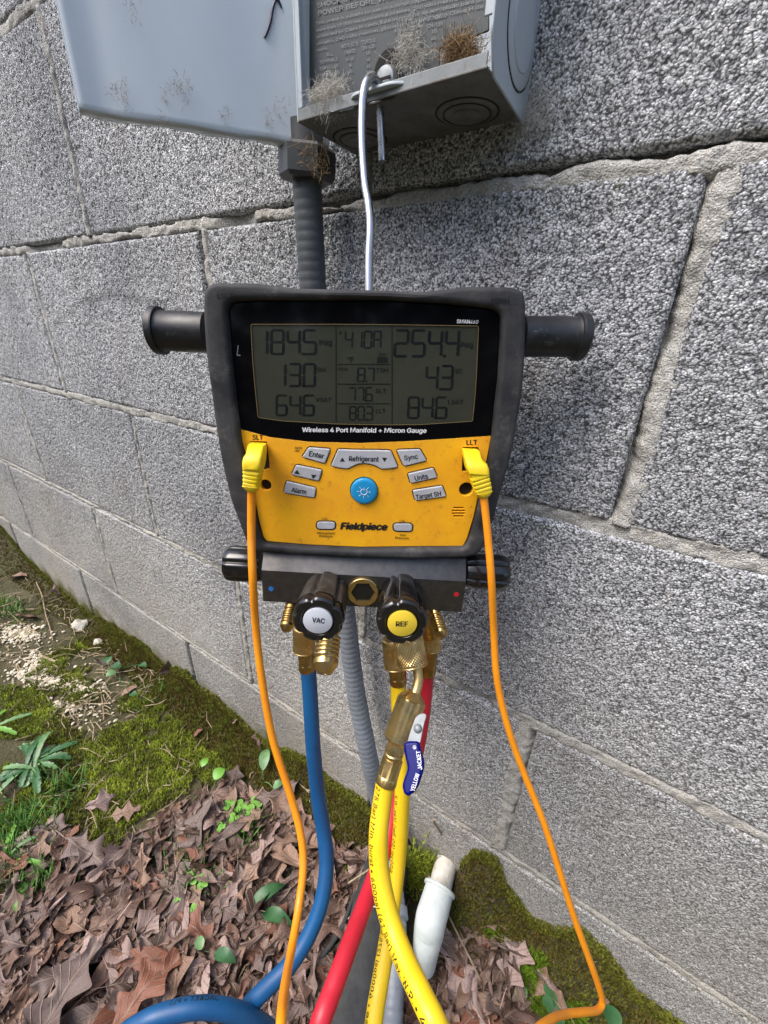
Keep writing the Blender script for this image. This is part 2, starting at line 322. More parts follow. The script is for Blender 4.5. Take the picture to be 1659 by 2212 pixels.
    d7 = n.new('ShaderNodeMath'); d7.operation = 'SUBTRACT'; d7.inputs[0].default_value = 1; l.new(d6.outputs[0], d7.inputs[1]); d8 = n.new('ShaderNodeMath'); d8.operation = 'MULTIPLY'; l.new(mu.outputs[0], d8.inputs[0]); l.new(d7.outputs[0], d8.inputs[1])
    for q_ in range(3): l.new(d8.outputs[0], cb.inputs[q_]); l.new(cb.outputs[0], mm.inputs[7])
    ts = n.new('ShaderNodeTexNoise'); ts.inputs['Scale'].default_value = 7.5; ts.inputs['Detail'].default_value = 9; ts.inputs['Roughness'].default_value = .72; mp_ = n.new('ShaderNodeMapping'); mp_.inputs['Scale'].default_value = (1.3, 1, .6); mp_.inputs['Location'].default_value = (3.1, 0, 1.7); l.new(geo.outputs['Position'], mp_.inputs[0]); l.new(mp_.outputs[0], ts.inputs['Vector'])
    rs = n.new('ShaderNodeMapRange'); rs.inputs[1].default_value = .56; rs.inputs[2].default_value = .74; rs.inputs[4].default_value = .55; l.new(ts.outputs[0], rs.inputs[0])
    mr2 = n.new('ShaderNodeMix'); mr2.data_type = 'RGBA'; mr2.blend_type = 'MULTIPLY'; l.new(rs.outputs[0], mr2.inputs[0]); l.new(mm.outputs[2], mr2.inputs[6]); mr2.inputs[7].default_value = (.70, .56, .47, 1)
    td = n.new('ShaderNodeTexNoise'); td.inputs['Scale'].default_value = 4.2; td.inputs['Detail'].default_value = 8; l.new(geo.outputs['Position'], td.inputs['Vector'])
    rd_ = n.new('ShaderNodeMapRange'); rd_.inputs[1].default_value = .54; rd_.inputs[2].default_value = .66; rd_.inputs[4].default_value = .6; l.new(td.outputs[0], rd_.inputs[0])
    mr3 = n.new('ShaderNodeMix'); mr3.data_type = 'RGBA'; mr3.blend_type = 'MULTIPLY'; l.new(rd_.outputs[0], mr3.inputs[0]); l.new(mr2.outputs[2], mr3.inputs[6]); mr3.inputs[7].default_value = (.66, .67, .70, 1)
    mm = mr3
    # moss stain in the lowest few centimetres
    ms = n.new('ShaderNodeMapRange'); ms.inputs[1].default_value = -.655; ms.inputs[2].default_value = -.735; l.new(sx.outputs[2], ms.inputs[0])
    t4 = n.new('ShaderNodeTexNoise'); t4.inputs['Scale'].default_value = 22; t4.inputs['Detail'].default_value = 7; l.new(geo.outputs['Position'], t4.inputs['Vector'])
    sb = n.new('ShaderNodeMath'); sb.operation = 'MULTIPLY'; l.new(ms.outputs[0], sb.inputs[0]); l.new(t4.outputs[0], sb.inputs[1])
    s2 = n.new('ShaderNodeMapRange'); s2.inputs[1].default_value = .22; s2.inputs[2].default_value = .5; l.new(sb.outputs[0], s2.inputs[0])
    m3 = n.new('ShaderNodeMix'); m3.data_type = 'RGBA'; l.new(s2.outputs[0], m3.inputs[0]); l.new(mm.outputs[2], m3.inputs[6]); m3.inputs[7].default_value = (.10, .10, .03, 1)
    l.new(m3.outputs[2], b.inputs['Base Color']); b.inputs['Roughness'].default_value = .9; b.inputs['Specular IOR Level'].default_value = .25
    t3 = n.new('ShaderNodeTexNoise'); t3.inputs['Scale'].default_value = 900; t3.inputs['Detail'].default_value = 4; l.new(geo.outputs['Position'], t3.inputs['Vector'])
    bp = n.new('ShaderNodeBump'); bp.inputs['Strength'].default_value = .7; bp.inputs['Distance'].default_value = .0008; l.new(t3.outputs[0], bp.inputs['Height'])
    b2 = n.new('ShaderNodeBump'); b2.inputs['Strength'].default_value = .9; b2.inputs['Distance'].default_value = .0009 if not mortar else .0007; b2.invert = True; l.new(vo.outputs['Distance'], b2.inputs['Height']); l.new(bp.outputs[0], b2.inputs['Normal'])
    # the distance is in cells: bring it to about one per cell
    l.new(b2.outputs[0], b.inputs['Normal'])
    return m
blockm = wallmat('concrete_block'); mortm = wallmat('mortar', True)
wall = things('block_wall', 'rough grey concrete block wall with crumbling cream mortar joints behind the gauge', 'wall', (0, 0.1, -.75))
def gridmesh(name, V, nx, ny, mt, parent, attr=None, skirt=None):
    """V: (ny*nx,3) grid; optional skirt depth to close the sides"""
    me = bpy.data.meshes.new(name); j, i = np.mgrid[0:ny-1, 0:nx-1]; a = (j*nx+i).ravel()
    Q = np.stack([a, a+1, a+nx+1, a+nx], 1)
    nv = len(V)
    if skirt:
        ring = np.concatenate([np.arange(nx), np.arange(1, ny)*nx+nx-1, (ny-1)*nx+np.arange(nx-2, -1, -1), np.arange(ny-2, 0, -1)*nx])
        back = V[ring].copy(); back[:, 1] = skirt; k = len(ring); bi = nv+np.arange(k); V = np.concatenate([V, back])
        nxt = np.roll(np.arange(k), -1)
        Q = np.concatenate([Q, np.stack([ring, bi, bi[nxt], ring[nxt]], 1)])
    me.vertices.add(len(V)); me.vertices.foreach_set('co', V.astype(np.float32).ravel())
    me.loops.add(len(Q)*4); me.loops.foreach_set('vertex_index', Q.astype(np.int32).ravel())
    me.polygons.add(len(Q)); me.polygons.foreach_set('loop_start', np.arange(len(Q), dtype=np.int32)*4)
    if attr is not None:
        at = me.attributes.new('grain', 'FLOAT', 'POINT'); g = np.zeros(len(V), np.float32); g[:len(attr)] = attr; at.data.foreach_set('value', g)
    me.update(calc_edges=True); me.validate()
    return finish(name, me, mt, parent, 180 if attr is None or name != 'block' else None)
H = .203; LB = .4065
def block(k, X0, X1, z0, z1, res, gap=.0045):
    nx = max(4, int((X1-X0-2*gap)/res)); ny = max(4, int((z1-z0-2*gap)/res))
    gx = np.linspace(X0+gap, X1-gap, nx); gz = np.linspace(z0+gap, z1-gap, ny); x, z = np.meshgrid(gx, gz); x = x.ravel(); z = z.ravel()
    h, gid = grains(x+k*3.1, z+k*1.7, .0024, k*7)
    amp = .00105*(.75+.5*vnoise(x*9, z*9, k))
    # lower courses are smoother, silted up
    amp = amp*np.interp(z, [-.75, -.35], [.55, 1.0])
    y = -(h-.8)*amp - .0022*(vnoise(x*5, z*5, k)-.5) - .0012*(fbm(x*40, z*40, k)-.5) 
    pit = fbm(x*260, z*260, k+3, 2); y += np.clip(pit-.58, 0, 1)*.010
    ed = np.minimum(np.minimum(x-X0-gap, X1-gap-x), np.minimum(z-z0-gap, z1-gap-z)); er = .0012+.0035*fbm(x*70, z*70, k+9, 3)
    y += np.clip(1-ed/er, 0, 1)**2*.0035
    g = np.clip(gid+.3*(vnoise(x*900, z*900, 5)-.5), 0, 1)
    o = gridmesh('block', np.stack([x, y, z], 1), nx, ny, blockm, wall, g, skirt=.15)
    return o
kk = 0
for c, (z1, off) in enumerate([(3*H, -.403), (2*H, -.001+0), (H, -.6195), (0, -.001), (-H, -.6165), (-2*H, -.019), (-3*H, -.596), (-4*H, -.19)]):
    z0 = z1-H
    if z1 > .7: continue
    n0 = math.floor((-3.2-off)/LB); n1 = math.ceil((1.3-off)/LB)
    for i in range(n0, n1):
        X0 = off+i*LB; X1 = X0+LB
        near = X1 > -.66 and X0 < .25 and z1 <= .25 and z0 > -.83 and z1 > -.75
        mid = X1 > -1.55 and X0 < .3 and z1 <= .45 and z1 > -.75
        res = .0018 if near else (.0030 if mid else .012)
        if z0 > 0.1 and X0 > -.05: res = .012
        block(kk, X0, X1, z0, z1, res); kk += 1
def mortar_strip(k, axis, c, a0, a1, w0, h0, res, drop=0.0, w_fun=None, cfun=None):
    """axis 'x': bed joint along x at height c; 'z': head joint at x=c"""
    L = a1-a0; hw = .020; n1 = max(4, int(L/res)); n2 = int(2*hw/res)+1 if res < .004 else 8
    s = np.linspace(a0, a1, n1); t = np.linspace(-hw, hw, n2)
    S, T = np.meshgrid(s, t); S = S.ravel(); T = T.ravel()
    wv = (w_fun(S) if w_fun else w0)
    up = wv*(.35+1.25*fbm(S*60, S*0+k, k, 5)); dn = wv*(.35+1.25*fbm(S*50+9, S*0+k, k+4, 5))
    cc = (cfun(S) if cfun else 0)
    d = np.where(T > cc, (T-cc)/np.maximum(up, 1e-4), (cc-T)/np.maximum(dn, 1e-4))
    rough = (fbm(S*110+k, T*150, k+2, 4)-.5)*.0052 + (vnoise(S*600, T*700, k)-.5)*.0013
    hh = h0+rough - np.clip(d-.75, 0, 5)*.012*(1+1.0*vnoise(S*300, T*300, k+8))
    miss = vnoise(S*14, S*0+3, k+11); hh = hh-np.clip(miss-.80, 0, 1)*drop
    y = -np.maximum(hh, -.013); g = np.clip(vnoise(S*500, T*500, k+5)*.6+fbm(S*60, T*60, k)*.5, 0, 1)
    V = np.stack([S, y, T+c], 1) if axis == 'x' else np.stack([T+c, y, S], 1)
    if axis == 'z':
        V = V.reshape(n2, n1, 3)[:, ::-1].reshape(-1, 3); g = g.reshape(n2, n1)[:, ::-1].ravel()
    gridmesh('mortar_joint', V, n1, n2, mortm, wall, g, skirt=.12)
def ww(pts): xs, ys = zip(*pts); return lambda s: np.interp(s, xs, ys)
beds = [(2*H, None, .0), (H, ww([(-1, .006), (-.5, .007), (0, .008)]), .0),
        (0, ww([(-.95, .003), (-.90, .0062), (-.66, .0068), (-.6, .0055), (-.53, .003), (-.5, .0062), (-.42, .0068), (-.36, .0060), (-.27, .004), (-.24, .001), (-.22, .005), (-.1, .0064), (0, .0070), (.3, .0075)]), .05),
        (-H, ww([(-1.2, .006), (-.8, .007), (-.45, .0070), (-.1, .0080), (.2, .0095)]), .01),
        (-2*H, ww([(-1.3, .0035), (-1, .0055), (-.7, .0045), (-.45, .0085), (-.1, .006), (.3, .009)]), .03),
        (-3*H, ww([(-1.3, .001), (-1.1, .0055), (-.95, .005), (-.85, .001), (-.6, .0035), (-.3, .003), (-.05, .005), (.3, .006)]), .03)]
for k, (z, f_, dr) in enumerate(beds):
    cf = (lambda S: np.interp(S, [-.3, -.2, .05], [0, -.0035, -.0045])) if k == 2 else None
    for (a0, a1) in ((-3.2, -1.5), (-1.5, -.6), (-.6, .35), (.35, 1.4)):
        inview = a0 > -1.6 and a1 < .4 and k >= 1
        mortar_strip(20+k*5, 'x', z, a0, a1, .006, -.0002, .0017 if inview and a0 > -.7 else (.0028 if inview else .02), dr, f_, cf)
heads = [(-.6195, 0, H, .0058, .0012), (-.1995+-.013, 0, H, .004, -.001), (-1.0265, 0, H, .003, -.001), (-.8075, -H, 0, .0058, .0014), (-.401, -H, 0, .0055, .0008), (-1.214, -H, 0, .005, .001), (0.004, -H, 0, .0072, .0002),
         (-1.023, -2*H, -H, .0058, .0012), (-.6165, -2*H, -H, .0056, .0010), (-.21, -2*H, -H, .007, .0006), (.1965, -2*H, -H, .006, 0), (-.4255, -3*H, -2*H, .0058, .0010), (-.832, -3*H, -2*H, .0056, .0010), (-.023, -3*H, -2*H, .0085, .0007), (-1.2385, -3*H, -2*H, .003, 0),
         (-.590, -4*H, -3*H, .002, -.006), (-.19, -4*H, -3*H, .004, -.002), (-1.0025, -4*H, -3*H, .002, -.003), (.217, -4*H, -3*H, .004, -.002), (-1.409, -4*H, -3*H, .002, -.003)]
for k, (x, z0, z1, w_, h_) in enumerate(heads):
    mortar_strip(70+k*3, 'z', x, z0+.004, z1-.004, w_, h_, .0017 if x > -.7 else .0028, .02)
# ------------------------------------------------------------------ ground
MZ = [(-3, -.68), (-1.48, -.66), (-1.364, -.72), (-1.27, -.731), (-1.18, -.745), (-1.10, -.754), (-.99, -.751), (-.88, -.726), (-.79, -.717), (-.70, -.73), (-.613, -.705), (-.58, -.723), (-.53, -.712), (-.47, -.728), (-.39, -.734), (-.317, -.70), (-.25, -.708), (-.209, -.70), (-.17, -.72), (-.13, -.72), (-.09, -.72), (-.062, -.71), (-.045, -.64), (-.02, -.633), (-.002, -.665), (.032, -.688), (.053, -.68), (.075, -.653), (.1, -.66), (.132, -.687), (.17, -.69), (.5, -.69), (1.5, -.69)]
MX, MY = zip(*MZ)
def gz(x, y):
    x = np.asarray(x, float); y = np.asarray(y, float)
    base = -.752+.030*(fbm(x*3, y*3, 3)-.5)+.016*(fbm(x*14, y*14, 5)-.5)+.006*(fbm(x*60, y*60, 8)-.5)
    top = np.interp(x, MX, MY)-.004; d = np.clip(-y/.075, 0, 1); k = (1-d)**1.7
    far = np.clip((np.hypot(x+.5, y+.3)-2.0)/3, 0, 1)
    return base*(1-k)+top*k + .02*far
def groundmat():
    m = bpy.data.materials.new('damp_soil'); m.use_nodes = True; n, l, b = nodes(m)
    geo = n.new('ShaderNodeNewGeometry')
    t = n.new('ShaderNodeTexNoise'); t.inputs['Scale'].default_value = 9; t.inputs['Detail'].default_value = 10; t.inputs['Roughness'].default_value = .75; l.new(geo.outputs['Position'], t.inputs['Vector'])
    r = n.new('ShaderNodeValToRGB'); e = r.color_ramp.elements; e[0].color = (.055, .040, .022, 1); e[0].position = .35; e[1].color = (.15, .12, .075, 1); e[1].position = .75
    q = e.new(.5); q.color = (.055, .052, .020, 1); l.new(t.outputs[0], r.inputs[0]); l.new(r.outputs[0], b.inputs['Base Color']); b.inputs['Roughness'].default_value = .95
    t3 = n.new('ShaderNodeTexNoise'); t3.inputs['Scale'].default_value = 180; t3.inputs['Detail'].default_value = 8; l.new(geo.outputs['Position'], t3.inputs['Vector'])
    bp = n.new('ShaderNodeBump'); bp.inputs['Strength'].default_value = .9; bp.inputs['Distance'].default_value = .006; l.new(t3.outputs[0], bp.inputs['Height']); l.new(bp.outputs[0], b.inputs['Normal'])
    return m
gm = groundmat()
def axisvals(segs): return np.unique(np.concatenate([np.arange(a, b, s) for a, b, s in segs]+[[segs[-1][1]]]))
gx = axisvals([(-60, -4, 4), (-4, -1.7, .1), (-1.7, .45, .007), (.45, 3, .1), (3, 60, 4)]); gy = axisvals([(-60, -3, 4), (-3, -.75, .08), (-.75, .02, .007)])
X_, Y_ = np.meshgrid(gx, gy); gV = np.stack([X_.ravel(), Y_.ravel(), gz(X_.ravel(), Y_.ravel())], 1)
go = gridmesh('ground', gV, len(gx), len(gy), gm, None); go['kind'] = 'structure'; go['label'] = 'damp soil at the foot of the block wall'
def inpoly(px, py, poly):
    c = False; j = len(poly)-1
    for i in range(len(poly)):
        if (poly[i][1] > py) != (poly[j][1] > py) and px < (poly[j][0]-poly[i][0])*(py-poly[i][1])/(poly[j][1]-poly[i][1])+poly[i][0]: c = not c
        j = i
    return c
Z_MOSS = [[(290, 1430), (330, 1440), (400, 1480), (450, 1520), (590, 1620), (700, 1700), (800, 1740), (830, 1800), (700, 1770), (600, 1700), (500, 1690), (440, 1720), (330, 1770), (250, 1830), (190, 1840), (200, 1760), (185, 1680), (180, 1610), (230, 1550), (300, 1500)],
          [(0, 1480), (80, 1490), (125, 1530), (110, 1570), (60, 1600), (0, 1600)], [(0, 1295), (60, 1310), (60, 1350), (0, 1380)], [(0, 1130), (60, 1230), (0, 1260)], [(60, 1400), (200, 1440), (170, 1480), (110, 1460)], [(0, 1640), (120, 1700), (130, 1830), (0, 1800)],
          [(120, 1320), (230, 1350), (300, 1400), (260, 1430), (170, 1400)]]
Z_MOSSR = [(960, 1830), (1040, 1815), (1470, 2212), (1520, 2330), (1150, 2330), (1160, 2212), (1150, 2110), (1120, 2060), (1050, 2000), (1000, 1930)]
Z_LEAF = [(-400, 2500), (-400, 1960), (0, 1850), (110, 1790), (180, 1850), (250, 1840), (330, 1775), (440, 1712), (500, 1700), (600, 1720), (700, 1790), (800, 1830), (900, 1850), (985, 1960), (1050, 2010), (1120, 2070), (1150, 2120), (1160, 2212), (1170, 2500)]
Z_SOIL = [(-40, 1240), (60, 1240), (140, 1300), (300, 1400), (360, 1470), (330, 1530), (240, 1570), (190, 1640), (120, 1580), (130, 1540), (60, 1480), (-40, 1460)]
Z_PIPE = [(770, 1780), (1010, 1800), (1000, 1900), (960, 2120), (860, 2130), (840, 1900)]
def gpt(px, py):
    P = atz(px, py, -.745)
    for _ in range(6): P = atz(px, py, float(gz(P.x, min(P.y, 0))))
    return P
# moss: thousands of tiny shoots in one carpet
def mossmat(name, a, b_, c_):
    m = bpy.data.materials.new(name); m.use_nodes = True; n, l, b = nodes(m)
    at = n.new('ShaderNodeAttribute'); at.attribute_name = 'grain'; r = n.new('ShaderNodeValToRGB'); e = r.color_ramp.elements
    e[0].color = (*a, 1); e[1].color = (*c_, 1); q = e.new(.5); q.color = (*b_, 1); l.new(at.outputs['Fac'], r.inputs[0]); l.new(r.outputs[0], b.inputs['Base Color'])
    b.inputs['Roughness'].default_value = .7; b.inputs['Specular IOR Level'].default_value = .3; return m
mossm = mossmat('green_moss', (.12, .085, .02), (.145, .175, .02), (.38, .46, .045))
rng = np.random.default_rng(3)
def shoots(name, pts, hgt, wid, blades, mt, tone, lean=.7, kind=True, label=None, cat=None):
    n = len(pts); P = np.repeat(pts, blades, axis=0); N = len(P); th = rng.uniform(0, 2*PI, N); ln = rng.uniform(.15, lean, N); hh = hgt*rng.uniform(.5, 1.3, N)
    d = np.stack([np.cos(th)*ln, np.sin(th)*ln, np.sqrt(1-ln**2)], 1)*hh[:, None]; s = np.stack([-np.sin(th), np.cos(th), th*0], 1)*wid*rng.uniform(.6, 1.3, N)[:, None]
    base = P+rng.normal(0, wid*.8, (N, 3))*[1, 1, .2]; V = np.stack([base-s, base+s, base+d*.6+s*.7, base+d, base+d*.6-s*.7], 1).reshape(-1, 3)
    i = np.arange(N)*5; T = np.stack([i, i+1, i+2, i, i+2, i+4, i+4, i+2, i+3], 1).reshape(-1, 3)
    me = bpy.data.meshes.new(name); me.vertices.add(len(V)); me.vertices.foreach_set('co', V.astype(np.float32).ravel())
    me.loops.add(T.size); me.loops.foreach_set('vertex_index', T.astype(np.int32).ravel()); me.polygons.add(len(T)); me.polygons.foreach_set('loop_start', np.arange(len(T), dtype=np.int32)*3)
    g = np.repeat(np.clip(np.repeat(tone, blades)+rng.normal(0, .13, N), 0, 1), 5); at = me.attributes.new('grain', 'FLOAT', 'POINT'); at.data.foreach_set('value', g.astype(np.float32))
    me.update(calc_edges=True); o = finish(name, me, mt, None, None)
    if kind: o['kind'] = 'stuff'; o['label'] = label; o['category'] = cat
    return o
mp, tone = [], []
N0 = 116000
xs = np.concatenate([rng.uniform(-2.4, .45, N0//2), rng.uniform(-.95, .30, N0)]); N0 = len(xs); ys = -rng.uniform(0, 1, N0)**1.4*.50
bare = fbm(xs*16, ys*16, 21)
zs = gz(xs, ys)
for x, y, z, bb in zip(xs, ys, zs, bare):
    px, py, zz = proj((x, y, z))
    if zz < .1 or px < -150 or px > 1800 or py > 2420: continue
    skirt = -y < .045+.02*bb; t = None
    if skirt and not (-.175 < x < -.055): t = .16+.3*(bb-.5)
    elif inpoly(px, py, Z_PIPE): continue
    elif inpoly(px, py, Z_MOSSR) : t = .24+.9*(bb-.5)
    elif bb > .38 and any(inpoly(px, py, q) for q in Z_MOSS): t = .55+.9*(bb-.5)+.15*vnoise(x*60, y*60, 2)
    elif inpoly(px, py, Z_LEAF):
        if bb > .62: t = .5
    elif bb > .50: t = .36+.3*(bb-.5)
    if t is None: continue
    lump = float(vnoise(np.array(x*95), np.array(y*95), 31)); mp.append((x, y, z+.0055*lump*(.4 if skirt else 1))); tone.append(t+.42*(lump-.5))
mp = np.array(mp); tone = np.array(tone)
shoots('moss_carpet', mp, .0048, .0006, 4, mossm, tone, label='olive and bright green moss along the foot of the wall', cat='moss')
# moss climbing the lowest blocks
cx_ = rng.uniform(-1.6, .35, 26000); up_ = rng.uniform(0, 1, 26000)**1.6*.020; cz = np.interp(cx_, MX, MY)-.006+up_*(.4+fbm(cx_*40, cx_*0, 4)); sel = ~((cx_ > -.17) & (cx_ < -.055))
o = shoots('wall_moss', np.stack([cx_, np.full(26000, -.003), cz], 1)[sel], .0042, .0009, 2, mossm, (.2+.25*fbm(cx_*30, cz*30, 2))[sel], lean=.95, label='thin brownish moss creeping up the lowest blocks', cat='moss')
# unseen treeline added behind the camera to darken low sky light and reflections
n_ = 26000; wx = rng.uniform(-16, 14, n_); wy = -5.5-rng.uniform(0, 3.5, n_); wtop = 3.2+1.6*fbm(wx*.5, wx*0, 3); wz = -.7+rng.uniform(0, 1, n_)**.8*wtop
c_ = np.stack([wx, wy, wz], 1); a_ = rng.normal(0, 1, (n_, 3)); a_ /= np.linalg.norm(a_, axis=1)[:, None]; b_ = np.cross(a_, rng.normal(0, 1, (n_, 3))); b_ /= np.linalg.norm(b_, axis=1)[:, None]; sz = rng.uniform(.06, .20, (n_, 1))
WV = np.stack([c_-a_*sz, c_+b_*sz*.5, c_+a_*sz, c_-b_*sz*.5], 1).reshape(-1, 3); q_ = np.arange(n_)*4
wo = mesh('added_treeline', WV, np.stack([q_, q_+1, q_+2, q_+3], 1).tolist(), mat('added_treeline_foliage', (.02, .035, .012), (.05, .075, .022), 2, .7), smooth=None)
wo['kind'] = 'stuff'; wo['label'] = 'unseen dark treeline added behind the camera to darken reflections and low light'; wo['category'] = 'added_treeline'
# ------------------------------------------------------------------ fallen leaves
TONES = {'tan': (.25, .155, .11), 'grey brown': (.14, .10, .09), 'reddish brown': (.19, .075, .045), 'pale pinkish': (.32, .225, .20), 'dark brown': (.065, .037, .028), 'brown': (.145, .085, .065)}
def leafmat(own=False):
    m = bpy.data.materials.new('dead_leaf'); m.use_nodes = True; n, l, b = nodes(m)
    oi = n.new('ShaderNodeObjectInfo'); at = n.new('ShaderNodeAttribute'); at.attribute_name = 'grain'
    ad = n.new('ShaderNodeMath'); ad.operation = 'ADD'; l.new(oi.outputs['Random'], ad.inputs[0]); l.new(at.outputs['Fac'], ad.inputs[1])
    fr_ = n.new('ShaderNodeMath'); fr_.operation = 'FRACT'; l.new(ad.outputs[0], fr_.inputs[0])
    r = n.new('ShaderNodeValToRGB'); e = r.color_ramp.elements; r.color_ramp.interpolation = 'LINEAR'
    e[0].color = (.06, .036, .027, 1); e[1].color = (.17, .11, .09, 1)
    for p_, c in ((.15, (.14, .085, .065)), (.35, (.19, .125, .10)), (.5, (.11, .055, .037)), (.62, (.23, .16, .13)), (.72, (.15, .10, .085)), (.82, (.18, .08, .045)), (.88, (.25, .19, .16))):
        q = e.new(p_); q.color = (*c, 1)
    l.new(fr_.outputs[0], r.inputs[0])
    colsrc = oi.outputs['Color'] if own else r.outputs[0]
    uv = n.new('ShaderNodeUVMap'); sx = n.new('ShaderNodeSeparateXYZ'); l.new(uv.outputs[0], sx.inputs[0])
    ab = n.new('ShaderNodeMath'); ab.operation = 'ABSOLUTE'; l.new(sx.outputs[1], ab.inputs[0])
    # veins: midrib and slanting side ribs
    s1 = n.new('ShaderNodeMath'); s1.operation = 'MULTIPLY_ADD'; s1.inputs[1].default_value = -.9; l.new(ab.outputs[0], s1.inputs[0]); l.new(sx.outputs[0], s1.inputs[2])
    s2 = n.new('ShaderNodeMath'); s2.operation = 'MULTIPLY'; s2.inputs[1].default_value = 52; l.new(s1.outputs[0], s2.inputs[0])
    s3 = n.new('ShaderNodeMath'); s3.operation = 'COSINE'; l.new(s2.outputs[0], s3.inputs[0])
    s4 = n.new('ShaderNodeMapRange'); s4.inputs[1].default_value = .80; s4.inputs[2].default_value = 1; l.new(s3.outputs[0], s4.inputs[0])
    s5 = n.new('ShaderNodeMapRange'); s5.inputs[1].default_value = .022; s5.inputs[2].default_value = .006; l.new(ab.outputs[0], s5.inputs[0])
    s6 = n.new('ShaderNodeMath'); s6.operation = 'MAXIMUM'; l.new(s4.outputs[0], s6.inputs[0]); l.new(s5.outputs[0], s6.inputs[1])
    tc = n.new('ShaderNodeTexCoord'); t = n.new('ShaderNodeTexNoise'); t.inputs['Scale'].default_value = 55; t.inputs['Detail'].default_value = 9; t.inputs['Roughness'].default_value = .7; l.new(tc.outputs['Object'], t.inputs['Vector'])
    mr = n.new('ShaderNodeMapRange'); mr.inputs[1].default_value = .3; mr.inputs[2].default_value = .7; mr.inputs[3].default_value = .6; mr.inputs[4].default_value = 1.35; l.new(t.outputs[0], mr.inputs[0])
    cb = n.new('ShaderNodeCombineColor'); [l.new(mr.outputs[0], cb.inputs[i]) for i in range(3)]
    mm = n.new('ShaderNodeMix'); mm.data_type = 'RGBA'; mm.blend_type = 'MULTIPLY'; mm.inputs[0].default_value = 1; l.new(colsrc, mm.inputs[6]); l.new(cb.outputs[0], mm.inputs[7])
    mv = n.new('ShaderNodeMix'); mv.data_type = 'RGBA'; f = n.new('ShaderNodeMath'); f.operation = 'MULTIPLY'; f.inputs[1].default_value = .35; l.new(s6.outputs[0], f.inputs[0]); l.new(f.outputs[0], mv.inputs[0]); l.new(mm.outputs[2], mv.inputs[6]); mv.inputs[7].default_value = (.34, .26, .19, 1)
    l.new(mv.outputs[2], b.inputs['Base Color']); b.inputs['Roughness'].default_value = .52; b.inputs['Specular IOR Level'].default_value = .45
    bp = n.new('ShaderNodeBump'); bp.inputs['Strength'].default_value = .6; bp.inputs['Distance'].default_value = .0012; l.new(s6.outputs[0], bp.inputs['Height'])
    b2 = n.new('ShaderNodeBump'); b2.inputs['Strength'].default_value = .5; b2.inputs['Distance'].default_value = .001; l.new(t.outputs[0], b2.inputs['Height']); l.new(bp.outputs[0], b2.inputs['Normal']); l.new(b2.outputs[0], b.inputs['Normal'])
    return m
leafm = leafmat(); leafo = leafmat(True)
def leafshape(kind, seed, ns=26):
    r = random.Random(seed); V = []; UV = []; F = []
    lob = r.choice([2.5, 3, 3.5]); asym = r.uniform(-.15, .15); ph = r.uniform(-.3, .3)
    tw = r.uniform(-.35, .35); cl = r.uniform(-.9, 1.1); fold = r.uniform(-.1, .55); wav = r.uniform(.02, .055); wp = r.uniform(0, 6)
    for i in range(ns+1):
        t = i/ns
        env = math.sin(PI*min(1, t*1.0))**.75
        if kind == 'oak':
            lf = lambda q: (.5+.5*math.cos(q))**.7; wl = .25*env*lf(2*PI*lob*t+PI+ph)+.085*env+.010; wr = .25*env*lf(2*PI*lob*t+PI+ph+asym*4)+.085*env+.010
            sw = .05*math.sin(2*PI*lob*t)+.06
        elif kind == 'oval':
            wl = wr = .25*env+.006+.006*math.sin(t*90); sw = 0
        else:
            wl = wr = .40*env*(.35+.65*abs(math.cos(PI*1.55*t+.5)))+.012; sw = .16*math.sin(5*t)
        for j in range(-2, 3):
            u = j/2; wd = wl if u < 0 else wr
            x = t+abs(u)*sw*.7; y = u*wd
            z = fold*abs(y)*.9 + wav*math.sin(t*11+wp+u*2.2) + wav*.9*math.cos(t*7+u*5+wp)
            a = cl*(t-.5); xx = (x-.5)
            # roll along its length and twist
            X = math.sin(a)/max(abs(cl), .3)*(1 if cl > 0 else -1) if abs(cl) > .3 else xx
            Zc = (1-math.cos(a))/cl if abs(cl) > .3 else 0
            ty = tw*(t-.5); yy = y*math.cos(ty)-z*math.sin(ty); zz = y*math.sin(ty)+z*math.cos(ty)
            V.append((X+(x-t), yy, Zc+zz)); UV.append((t, y))
    for i in range(ns):
        for j in range(4): a = i*5+j; F.append((a, a+5, a+6, a+1))
    b0 = len(V); c0 = Vector(V[2])
    V += [(c0.x, -.008, c0.z), (c0.x, .008, c0.z), (c0.x-.22, .006+.03*tw, c0.z+.03), (c0.x-.22, -.006+.03*tw, c0.z+.03)]; UV += [(0, 0)]*4; F.append((b0, b0+1, b0+2, b0+3))
    return np.array(V), F, np.array(UV)
LS = [leafshape(k, s) for k, s in (('oak', 1), ('oak', 2), ('oak', 3), ('oak', 14), ('oak', 25), ('oval', 5), ('oval', 6), ('oval', 17), ('maple', 7), ('maple', 8), ('oak', 31), ('oak', 32))]
LM = []
for k, (v, f, uv) in enumerate(LS):
    me = bpy.data.meshes.new('leaf'); me.from_pydata([tuple(q) for q in v], [], f); ul = me.uv_layers.new(name='UVMap')
    for lp in me.loops: ul.data[lp.index].uv = uv[lp.vertex_index]
    me.materials.append(leafo); me.shade_smooth(); LM.append(me)
LS = [leafshape(k, s, 13) for k, s in (('oak', 1), ('oak', 2), ('oak', 14), ('oak', 25), ('oval', 5), ('oval', 17), ('oval', 51), ('oval', 52), ('oval', 53), ('maple', 7), ('oak', 31), ('oak', 41))]
